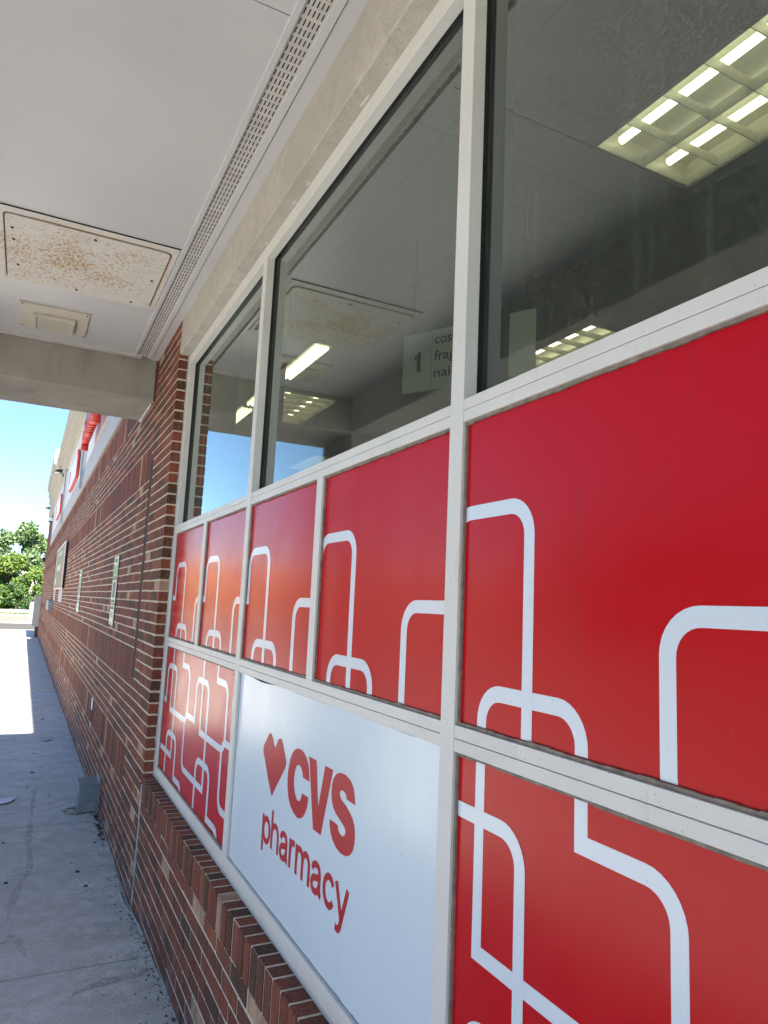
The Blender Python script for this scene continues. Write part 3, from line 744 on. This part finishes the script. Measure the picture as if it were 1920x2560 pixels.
GL = {'p': (.98, [[(.09, -.38), (.09, .99)], ell(.52, .49, .365, .42, 0, 360)]),
      'h': (.90, [[(.09, 0), (.09, 1.39)], catmull([(.10, .52), (.16, .74), (.32, .88), (.48, .915), (.68, .85), (.79, .64), (.80, .45)])+[(.80, 0)]]),
      'a': (.95, [catmull([(.13, .69), (.20, .84), (.43, .92), (.66, .86), (.74, .68), (.745, .5), (.745, .25), (.78, .11), (.90, .08)]), catmull([(.74, .57), (.52, .53), (.24, .46), (.10, .28), (.20, .11), (.38, .075), (.60, .14), (.74, .36)])]),
      'r': (.56, [[(.09, 0), (.09, .99)], catmull([(.10, .50), (.16, .76), (.32, .90), (.54, .90)])]),
      'm': (1.37, [[(.09, 0), (.09, .99)], catmull([(.10, .55), (.17, .80), (.37, .915), (.57, .85), (.665, .66), (.67, .5)])+[(.67, 0)], catmull([(.68, .55), (.76, .80), (.96, .915), (1.17, .85), (1.27, .66), (1.275, .5)])+[(1.275, 0)]]),
      'c': (.88, [ell(.48, .49, .375, .42, 33, 327)]),
      'y': (.94, [[(.06, .99), (.475, .03)], catmull([(.885, .99), (.68, .47), (.50, .02), (.40, -.22), (.26, -.315), (.08, -.29)])])}
HW_keep = HW
def stroke_text(name, word, yl, yr, zb, xh, parent, tk=.215, gap=.085):
    global HW
    W = sum(GL[c][0] for c in word)+gap*(len(word)-1); sx = (yl-yr)/W; m = MB(); u = 0; lay = 0
    for c in word:
        for st_ in GL[c][1]:
            pts = [(x, y) for x, y in st_]
            if len(pts) > 2 and (abs(pts[0][0]-pts[-1][0])+abs(pts[0][1]-pts[-1][1])) < 1e-6: pts = pts[:-1]; cl = True
            else: cl = False
            HW = tk/2; lay += 1
            for q in ribbon(pts, cl): m.face([(PX-.0006-.00005*(lay % 4), yl-(u+x)*sx, zb+y*xh) for x, y in q])
        u += GL[c][0]+gap
    HW = HW_keep
    return m.build(name, 'letter_red', parent)
stroke_text('small_lettering', 'pharmacy', 2.5765, 1.815, .9575, .0905, wp)
# the film has come loose from two corners
m = MB(); m.face([(PX-.0012, 3.0475, 1.508), (PX-.0012, 3.073, 1.508), (PX-.0012, 3.066, 1.488), (PX-.0012, 3.058, 1.462), (PX-.0012, 3.0475, 1.440)])
m.build('torn_corner', 'dark', wp)
m = MB(); m.face([(PX-.0016, 3.073, 1.507), (PX-.006, 3.087, 1.488), (PX-.004, 3.079, 1.480), (PX-.0016, 3.066, 1.488)]); m.build('film_curl', 'rust_dark', wp)
m = MB(); pts = [(2.93, 1.507), (2.80, 1.503), (2.70, 1.498), (2.62, 1.500), (2.5, 1.506), (2.4, 1.5075), (2.4, 1.509), (2.93, 1.509)]
m.face([(PX-.0013, y, z) for y, z in pts]); m.build('film_gap', 'dark', wp)

# ================================================================== INTERIOR seen through the glass
CI = 4.0
fx = [(2.18, 2.82, 1.12, 2.34), (2.18, 2.82, 6.86, 8.08), (3.62, 4.26, 3.88, 5.10), (3.62, 4.26, 9.62, 10.84), (3.62, 4.26, .2, 1.42), (5.1, 5.74, 2.3, 3.52), (5.1, 5.74, 6.9, 8.12)]
xs = sorted({.96, 12.}|{v for f in fx for v in f[:2]}); ys = sorted({-2.9, 14.1}|{v for f in fx for v in f[2:]})
m = MB()
for a, b in zip(xs, xs[1:]):
    for c, d in zip(ys, ys[1:]):
        cx, cy = (a+b)/2, (c+d)/2
        if any(f[0] < cx < f[1] and f[2] < cy < f[3] for f in fx): continue
        m.face([(a, c, CI), (a, d, CI), (b, d, CI), (b, c, CI)])
struct('interior_ceiling', m, 'tile')
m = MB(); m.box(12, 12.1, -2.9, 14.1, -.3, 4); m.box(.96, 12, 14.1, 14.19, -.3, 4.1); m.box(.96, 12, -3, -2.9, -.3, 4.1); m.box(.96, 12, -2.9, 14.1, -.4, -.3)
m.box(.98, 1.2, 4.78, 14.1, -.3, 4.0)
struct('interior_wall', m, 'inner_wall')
def troffer():
    t = bpy.data.objects.new('ceiling_troffer', None); col.objects.link(t)
    W, L, H = .64, 1.22, .13
    m = MB()
    for q in ([(0,0,0),(W,0,0),(W,0,H),(0,0,H)], [(0,L,0),(0,L,H),(W,L,H),(W,L,0)], [(0,0,0),(0,0,H),(0,L,H),(0,L,0)], [(W,0,0),(W,L,0),(W,L,H),(W,0,H)], [(0,0,H),(W,0,H),(W,L,H),(0,L,H)]): m.face(q)
    for x0, x1, y0, y1 in ((0, .012, 0, L), (W-.012, W, 0, L), (.012, W-.012, 0, .012), (.012, W-.012, L-.012, L)): m.box(x0, x1, y0, y1, -.004, .004)
    m.build('housing', 'louver', t)
    for cx in (W*.25, W*.75):
        m = MB(); m.tube((cx, .03, .078), (cx, L-.03, .078), .019, n=12); m.build('tube', 'tube', t, smooth=True)
    m = MB()
    # deep parabolic louvre: cross blades and a centre blade, wider at the top
    for k in range(0, 7):
        y = L*k/6; y = min(max(y, .018), L-.018)
        m.prism([(y-.002, .002), (y+.002, .002), (y+.010, .042), (y-.010, .042)], 'x', .012, W-.012)
    for x in (.016, W/2, W-.016): m.prism([(x-.002, .0015), (x+.002, .0015), (x+.022, .042), (x-.022, .042)], 'y', .012, L-.012)
    m.build('louvre', 'louver', t)
    return t
def copy_tree(o, parent=None):
    c = o.copy(); col.objects.link(c)
    if parent: c.parent = parent; c.matrix_parent_inverse = o.matrix_parent_inverse.copy()
    for ch in list(o.children): copy_tree(ch, c)
    return c
tr0 = troffer()
tl = ['large louvred ceiling light showing whole at the top right of the glass', 'louvred ceiling light behind the middle pane, right of the bare strip lights', 'louvred ceiling light just above the sill right of the hanging sign',
      'farthest louvred ceiling light low behind the middle pane, over the reflected sky', 'louvred ceiling light deeper in the shop over the right pane', 'louvred ceiling light deep in the shop behind the sign', 'deepest louvred ceiling light in the far shop corner']
vis = [0, 1, 2, 3]
for i in vis:
    f = fx[i]; o = tr0 if i == 0 else copy_tree(tr0)
    o.location = (f[0], f[2], CI); tag(o, tl[i], 'ceiling light', 'louvred ceiling lights in the shop')
# the fixture cells not built are closed off
m = MB()
for i in (4, 5, 6):
    f = fx[i]; m.face([(f[0], f[2], CI+.001), (f[0], f[3], CI+.001), (f[1], f[3], CI+.001), (f[1], f[2], CI+.001)])
struct('interior_ceiling_infill', m, 'tile')
def strip(y0, y1, label):
    t = thing('strip_light', label, 'ceiling light', (2.03, y0, CI), 'bare strip lights in the shop')
    m = MB(); m.prism([(1.95, CI-.03), (2.11, CI-.03), (2.085, CI-.002), (1.975, CI-.002)], 'y', y0, y1); m.build('housing', 'louver', t)
    for x in (1.985, 2.03, 2.075):
        m = MB(); m.tube((x, y0+.03, CI-.046), (x, y1-.03, CI-.046), .016, n=10); m.build('tube', 'tube', t, smooth=True)
strip(5.33, 6.33, 'nearer bare strip light behind the middle pane, beside the reflected access panel')
strip(6.50, 7.45, 'middle bare strip light crossed by the mullion between the first two panes')
strip(7.60, 8.65, 'far bare strip light behind the narrow far pane')
# hanging aisle sign
P0 = Vector((1.86, 3.55)); P1 = Vector((2.25, 2.82)); d = (P1-P0).normalized(); Ls = (P1-P0).length; nrm = Vector((-abs(d.y), -d.x*-1)).normalized()
nrm = Vector((d.y, -d.x)); 
if nrm.x > 0: nrm = -nrm
sg = thing('aisle_sign', 'grey hanging aisle sign reading 1, cosmetics, fragrance, nails behind the glass', 'hanging sign', (*((P0+P1)/2), 3.22))
def slab(m, u0, u1, z0, z1, t0, t1, mi=0):
    c = [P0+d*u0+nrm*t0, P0+d*u1+nrm*t0, P0+d*u1+nrm*t1, P0+d*u0+nrm*t1]
    a = [(q.x, q.y, z0) for q in c]; b = [(q.x, q.y, z1) for q in c]
    m.face(a[::-1]); m.face(b)
    for k in range(4): m.face([a[k], a[(k+1) % 4], b[(k+1) % 4], b[k]])
m = MB(); slab(m, 0, .195, 3.047, 3.40, -.006, .006); slab(m, .199, Ls, 3.047, 3.40, -.006, .006); m.build('board', 'sign_board', sg)
for u_ in (.06, Ls-.06):
    q = P0+d*u_; m = MB(); m.tube((q.x, q.y, 3.40), (q.x, q.y, CI), .0015, n=5); m.build('hanger_wire', 'black_paint', sg)
O_ = P0+nrm*.0075
m = MB(); dg = [(.098, 3.165), (.124, 3.165), (.124, 3.285), (.105, 3.285), (.099, 3.268), (.080, 3.258), (.080, 3.238), (.098, 3.243)]
m.face([(O_.x+d.x*a, O_.y+d.y*a, z) for a, z in dg]); m.build('number', 'sign_text', sg)
for tx, zz, ww in (('cosmetics', 3.315, .33), ('fragrance', 3.215, .34), ('nails', 3.115, .17)):
    text_mesh('lettering', tx, .215, .215+ww, zz, 0, 'sign_text', xh=.044, bold=.012, parent=sg, fac=(O_, d))

# ================================================================== THINGS ON AND BY THE WALL
# electrical box at the foot of the wall
eb = thing('electrical_box', 'grey metal electrical box on the sidewalk at the foot of the brick wall', 'electrical box', (.68, 7.02, gz(7)))
z0 = gz(7.0)+.004
m = MB(); m.box(.600, BX-.004, 6.905, 7.165, z0, .148); m.build('box_body', 'grey_box', eb, bevel=.006)
m = MB(); m.box(.592, BX-.006, 6.897, 7.173, .149, .160); m.build('lid', 'grey_box', eb, bevel=.003)
m = MB(); m.box(.628, .752, 6.9005, 6.9048, z0+.005, .135); m.build('cover_plate', 'grey_box', eb, bevel=.002)
m = MB(); m.face([(.64, 6.9000, z0+.002), (.735, 6.9000, z0+.002), (.74, 6.9000, z0+.085), (.66, 6.9000, z0+.075)]); m.build('worn_patch', 'grey_box_light', eb)
m = MB(); m.box(BX-.012, BX-.002, 6.89, 7.18, z0, .20); m.build('mounting_flange', 'worn' if 'worn' in MAT else 'grey_box_light', eb)
# small sheet of paper
m = MB(); P = [(-.16, 7.39), (.0, 7.385), (.079, 7.42), (.125, 7.62), (.0, 7.60), (-.16, 7.60)]
ctr = (-.02, 7.5)
for i in range(len(P)):
    a, b = P[i], P[(i+1) % len(P)]; za = gz(a[1])+.006+.012*((i*7) % 3)/2; zb = gz(b[1])+.006+.012*(((i+1) % 6*7) % 3)/2
    m.face([(a[0], a[1], za), (b[0], b[1], zb), (ctr[0], ctr[1], gz(7.5)+.007)])
tag(m.build('paper_sheet', 'paper'), 'crumpled white paper sheet lying on the shaded sidewalk', 'litter')
# parking signs
def psign(y0, y1, label):
    yc = (y0+y1)/2
    t = thing('parking_sign', label, 'sign', (BX-.02, yc, 1.55), 'green parking signs on the brick wall')
    x1 = BX-.006; x0 = x1-.005
    m = MB(); m.prism(rrect(y0, y1, 1.735, 2.185, .02), 'x', x0, x1); m.build('sign_plate', 'sign_pale', t)
    m = MB(); m.prism(rrect(y0+.01, y1-.01, 1.535, 1.725, .02), 'x', x0, x1); m.build('lower_plate', 'sign_pale', t)
    X = x0-.0008
    m = MB()
    def r_(a, b, c, d_, mi): m.face([(X, y1-(y1-y0)*a, c), (X, y1-(y1-y0)*b, c), (X, y1-(y1-y0)*b, d_), (X, y1-(y1-y0)*a, d_)], mi)
    r_(.06, .94, 2.00, 2.10, 0); r_(.06, .94, 1.955, 1.995, 1); r_(.2, .8, 1.79, 1.94, 2); r_(.1, .9, 1.745, 1.77, 1); r_(.15, .85, 2.125, 2.16, 1); r_(.15, .85, 1.68, 1.705, 2); r_(.2, .8, 1.60, 1.66, 3)
    m.build('sign_print', ['sign_green', 'sign_dkgreen', 'sign_navy', 'banner_pale'], t)
    for z in (2.165, 1.75, 1.71, 1.55): m = MB(); m.tube((x0, yc, z), (x0-.004, yc, z), .008, .006, 8); m.build('bolt', 'black_paint', t)
psign(7.06, 7.40, 'nearer narrow green and white parking sign on the brick wall')
psign(11.82, 12.26, 'farther green and white parking sign on the brick wall')
# weep cover
wc = thing('weep_cover', 'small white cover over a dark hole low on the brick wall', 'vent cover', (BX, 8.35, .66))
m = MB(); m.box(BX-.012, BX-.003, 8.22, 8.33, .60, .72); m.build('cover', 'paper', wc, bevel=.002)
m = MB(); m.box(BX-.004, BX-.001, 8.25, 8.36, .47, .60); m.build('hole', 'dark', wc)
m = MB(); m.box(BX-.010, BX-.003, 8.24, 8.30, .42, .47); m.build('clip', 'white_caulk', wc)
# banner board on posts along the wall
bb = thing('wall_banner_board', 'long framed green banner board standing off the brick wall on short posts', 'banner', (BX, 19.2, 1.7))
m = MB(); m.box(.715, BX-.012, 17.05, 21.4, 1.95, 2.95); m.build('board', 'black_paint', bb)
m = MB(); X = .7135
for a, b, c, e, mi in ((17.1, 17.55, 1.98, 2.92, 2), (17.55, 21.3, 1.98, 2.92, 0), (18.6, 20.6, 2.38, 2.52, 1), (20.4, 21.2, 2.05, 2.22, 1), (18.4, 20.2, 2.74, 2.84, 1)):
    o = .0008*(1+mi); m.face([(X-o, b, c), (X-o, a, c), (X-o, a, e), (X-o, b, e)], mi)
m.build('printed_face', ['banner_green', 'banner_pale', 'banner_pink'], bb)
m = MB(); m.box(.708, .722, 17.0, 17.05, 1.93, 2.97); m.box(.708, .722, 21.4, 21.45, 1.93, 2.97); m.box(.708, .722, 17.05, 21.4, 2.951, 2.975); m.box(.708, .722, 17.05, 21.4, 1.925, 1.949); m.build('frame', 'camera_white', bb)
for y in (17.3, 18.2, 21.3):
    m = MB(); m.box(.725, .755, y, y+.12, 1.62, 1.924); m.build('post', 'camera_white', bb)
m = MB(); m.box(.66, BX-.002, 23.0, 25.2, 1.31, 1.60); tag(m.build('meter_box', 'wall_box', bevel=.01), 'blue grey meter box on the wall past the banner board', 'electrical box')
# utility cabinet at the far end
uc = thing('utility_cabinet', 'tall grey utility cabinet fixed to the wall at the far corner', 'cabinet', (.62, 38, .2))
m = MB(); m.box(.48, BX-.003, 37.6, 38.3, .23, 1.70); m.build('cabinet_body', 'cabinet', uc, bevel=.01)
m = MB(); m.box(.472, .48, 37.65, 38.25, .30, 1.62); m.build('door', 'cabinet', uc, bevel=.004)
m = MB(); m.box(.62, BX-.02, 37.7, 38.2, -.26, .229); m.build('conduit_boot', BR[1], uc)
# wall lamps
def lamp(x, y, z, tipx, label):
    t = thing('wall_lamp', label, 'lamp', (x, y, z), 'black wall lamps on the facade')
    m = MB(); m.box(x-.03, x, y-.07, y+.07, z-.14, z+.10); m.build('bracket', 'black_paint', t, bevel=.006)
    m = MB(); m.prism([(x-.03, z+.07), (x-.12, z+.075), (tipx, z+.02), (tipx+.005, z-.01), (x-.12, z-.015), (x-.03, z-.05)], 'y', y-.13, y+.13); m.build('head', 'black_paint', t, bevel=.008)
    m = MB(); m.box(tipx+.02, x-.13, y-.10, y+.10, z-.022, z-.011); m.build('lens', 'sign_face', t)
lamp(.699, 22.9, 5.40, .43, 'nearer black wall lamp projecting from the fascia batten')
lamp(BX, 38.0, 5.92, .49, 'farther black wall lamp on the brick end of the facade')
# dome camera
dc = thing('dome_camera', 'white dome security camera hanging beside the far round sign', 'camera', (.70, 30.2, 4.6))
m = MB(); m.tube((BX-.03, 30.2, 4.68), (.64, 30.2, 4.68), .03, n=10); m.tube((.64, 30.2, 4.72), (.64, 30.2, 4.60), .09, .10, 14); m.build('housing', 'camera_white', dc, smooth=False)
m = MB()
for k in range(5):
    a0, a1 = k*math.pi/10, (k+1)*math.pi/10; m.tube((.64, 30.2, 4.60-.085*math.sin(a0)), (.64, 30.2, 4.60-.085*math.sin(a1)), .085*math.cos(a0), max(.004, .085*math.cos(a1)), 14, cap=False)
m.build('dome', 'window_dark', dc, smooth=True)
# channel-letter sign and two badge signs on the fascia
xs0 = BX-.029
st = thing('fascia_letter_sign', 'large red raised letters on the white fascia cut off by the canopy beam', 'shop sign', (xs0, 10, 4.5))
def letter_block(polys, x0, x1, name, parent, mat='sign_red'):
    m = MB()
    for p in polys:
        cx = [(y, z) for y, z in p]
        m.prism(cx, 'x', x0, x1)
    return m
def mapl(poly, yl, z0, sc_): return [(yl-(2.343-y)*sc_, z0+(z-1.1285)*sc_) for y, z in poly]
me_s = 5.2
for nm, pl in (('letter', C_), ('letter', V_), ('letter', S_)):
    bm = bmesh.new(); P = mapl(pl, 11.9, 4.42, me_s*.92)
    vs = [bm.verts.new((.62, y, z)) for y, z in P]; f = bm.faces.new(vs); f.normal_update(); rr = bmesh.ops.extrude_face_region(bm, geom=[f])
    bmesh.ops.translate(bm, verts=[v for v in rr['geom'] if isinstance(v, bmesh.types.BMVert)], vec=(xs0-.62, 0, 0)); bm.normal_update(); bmesh.ops.triangulate(bm, faces=bm.faces[:], ngon_method='EAR_CLIP')
    me = bpy.data.meshes.new(nm); bm.to_mesh(me); me.materials.append(MAT['sign_red']); o = bpy.data.objects.new(nm, me); col.objects.link(o); o.parent = st; o.matrix_parent_inverse = Matrix.Translation(-WL(st))
cu_y = 11.9
for ch, wd in (('p', .30), ('h', .28), ('a', .28), ('r', .2), ('m', .42), ('a', .28), ('c', .26), ('y', .28)):
    o = text_mesh('small_letter', ch, cu_y, cu_y-wd*.9, 4.16 if ch not in 'py' else 4.16, .62, 'sign_red', height=.22 if ch not in 'phy' else .30, bold=.03, parent=st)
    sm = o.modifiers.new('solid', 'SOLIDIFY'); sm.thickness = .10; sm.offset = 0; cu_y -= wd
for yy0, yy1, zz0, zz1, lb in ((15.6, 18.4, 4.20, 4.82, 'nearer round-cornered badge sign with red rim on the white fascia'), (23.4, 26.2, 4.24, 4.86, 'farther round-cornered badge sign with red rim on the white fascia')):
    t = thing('badge_sign', lb, 'shop sign', (xs0, (yy0+yy1)/2, zz0), 'badge signs on the fascia')
    m = MB(); m.prism(rrect(yy0, yy1, zz0, zz1, .22, 8), 'x', .705, xs0); m.build('rim', 'sign_red', t)
    m = MB(); m.prism(rrect(yy0+.10, yy1-.10, zz0+.05, zz1-.05, .18, 8), 'x', .699, .704); m.build('face', 'sign_face', t)
    m = MB(); m.prism(mapl(HE, (yy0+yy1)/2+.9, zz0+.17, 1.5), 'x', .693, .698); m.build('heart_emblem', 'sign_red', t)

# ================================================================== BEYOND
m = MB(); m.box(-60, 14, 79.6, 80.0, -.6, .02); m.box(-60, 14, 79.55, 80.05, .02, .10); tag(m.build('barrier_wall', 'barrier'), 'low pale concrete wall in front of the trees', 'wall')
m = MB(); m.box(.52, 2.2, 66, 67.2, -.40, 1.0); m.box(.56, 2.2, 65.96, 67.24, 1.0, 1.06); tag(m.build('utility_box', 'blue_box', bevel=.02), 'blue grey box standing beyond the far corner by the road', 'box')
wh = thing('far_building', 'low white building with flat roof glimpsed through the trees', 'building', (2, 118, -.6))
m = MB(); m.box(-.6, 9, 113, 124, -.6, 5.3); m.build('wall', 'white_wall', wh)
m = MB(); m.box(-1.2, 9.4, 112.6, 124.4, 5.3, 5.75); m.build('roof', 'white_wall', wh)
for k in range(4):
    m = MB(); m.box(.6+k*2.1, 2.0+k*2.1, 112.94, 113.0, 3.6, 4.5); m.build('window', 'window_dark', wh)
for x in (-.3, 1.6):
    m = MB(); m.tube((x, 116, 5.75), (x, 116, 6.15), .35, .2, 10); m.build('roof_vent', 'white_wall', wh)
fb = thing('tan_building', 'long tan brick building on the far side of the parking lot', 'building', (-35, 84, -.6))
m = MB(); m.box(-75, -7.5, 83, 96, -.6, 6.4); m.build('wall', 'tan_brick', fb)
m = MB(); m.box(-75.3, -7.2, 82.7, 96.3, 6.4, 6.9); m.build('roof', 'white_wall', fb)
for k in range(14):
    m = MB(); m.box(-72+k*4.6, -69.5+k*4.6, 82.93, 83, .8, 2.9); m.build('window', 'window_dark', fb)
m = MB()
for k in range(2600):
    x = random.uniform(-6, 2.2); y = random.uniform(76.3, 79.4); h = random.uniform(.06, .30)*(1.5 if random.random() < .2 else 1); a = random.random()*3.14; s_ = .05
    m.face([(x-s_*math.cos(a), y-s_*math.sin(a), -.6+.18), (x+s_*math.cos(a), y+s_*math.sin(a), -.6+.18), (x+random.uniform(-.1, .1), y, -.42+h)])
tag(m.build('grass', 'leaf_mid'), kind='stuff')
m = MB(); m.box(-60, 20, 76.1, 79.6, -.6, -.43); struct('verge', m, 'grass')
def tree(x, y, h, rad, n, mats, wts, label, grp='trees beyond the road', low=.12, leaf=.32, seed=1, gap=.0, name='broadleaf_tree'):
    rnd = random.Random(seed)
    t = thing(name, label, 'tree', (x, y, -.6), grp)
    m = MB(); th = h*.45
    m.tube((x, y, -.6), (x+.1, y, th), .22, .12, 8)
    cl = []
    for k in range(16):
        a = rnd.random()*6.283; zz = rnd.uniform(low*h+.3, h*.93); q = (zz/h-.48)/.56; rr = rad*math.sqrt(max(.08, 1-q*q))*rnd.uniform(.3, .85)
        c = (x+rr*math.cos(a), y+rr*math.sin(a), zz); s_ = rad*rnd.uniform(.26, .46)
        cl.append((c, s_)); m.tube((x+.05, y, min(th, zz*.7)), c, .07, .02, 5)
    m.build('trunk', 'bark', t)
    m = MB()
    for k in range(n):
        c, s_ = rnd.choice(cl)
        d_ = Vector((rnd.gauss(0, 1), rnd.gauss(0, 1), rnd.gauss(0, .8))).normalized()*s_*(rnd.random()**.4)
        p = Vector(c)+d_
        if p.z < low*h-.4: continue
        u_ = Vector((rnd.gauss(0, 1), rnd.gauss(0, 1), rnd.gauss(0, .6))).normalized(); v_ = u_.orthogonal().normalized(); v_ = Matrix.Rotation(rnd.random()*6.28, 3, u_) @ v_
        w_ = u_.cross(v_); L_ = leaf*rnd.uniform(.5, 1.2)
        m.face([p+v_*L_, p+w_*L_*.5, p-v_*L_, p-w_*L_*.5], rnd.choices(range(len(mats)), wts)[0])
    m.build('crown', mats, t)
tree(-1.6, 86, 5.6, 2.3, 11000, ['leaf_light', 'leaf_mid', 'leaf_dark', 'leaf_yellow'], [5, 4, 2, 1.2], 'bright green bushy tree with yellow tips behind the low wall', low=.0, leaf=.17, seed=3)
tree(.9, 85, 4.6, 1.7, 8000, ['leaf_light', 'leaf_mid', 'leaf_dark', 'leaf_yellow'], [5, 4, 3, .6], 'rounded green tree beside the brick corner behind the low wall', low=.0, leaf=.16, seed=5)
tree(-3.9, 88, 6.4, 2.4, 8000, ['leaf_light', 'leaf_mid', 'leaf_dark', 'leaf_yellow'], [4, 4, 3, .8], 'green tree cut by the left edge of the photo', low=.0, leaf=.18, seed=8)
tree(-1.9, 102, 10.6, 3.4, 8000, ['leaf_pale', 'leaf_mid', 'leaf_dark'], [6, 3, 1.2], 'tall pale airy tree rising behind the bushy trees', low=.25, leaf=.24, seed=11)
tree(2.0, 104, 10.4, 2.6, 5200, ['leaf_pale', 'leaf_mid', 'leaf_dark'], [5, 4, 1.5], 'tall loose tree partly hidden by the brick corner', low=.4, leaf=.22, seed=14)
tree(-.6, 83.5, 2.6, 1.5, 3500, ['leaf_mid', 'leaf_dark', 'leaf_light'], [3, 4, 1], 'low dark green shrub tree right behind the low wall', low=.0, leaf=.15, seed=17)
tree(2.2, 83.5, 2.4, 1.4, 2500, ['leaf_mid', 'leaf_dark', 'leaf_light'], [3, 3, 2], 'low shrub tree next to the blue grey box', low=.0, leaf=.15, seed=19)
for i, (x, y) in enumerate([(-42, -12), (-43, 0), (-42, 12), (-44, 24), (-42.5, 36), (-44, 48)]):  # out-of-view trees added to block the bright horizon in the panel reflections
    tree(x, y, 9.5, 6.4, 1700, ['leaf_mid', 'leaf_dark'], [1, 2], 'unseen dense tree added across the parking lot to darken reflections', grp='unseen trees added across the parking lot', low=.0, leaf=.9, seed=30+i)
bpy.context.view_layer.update()
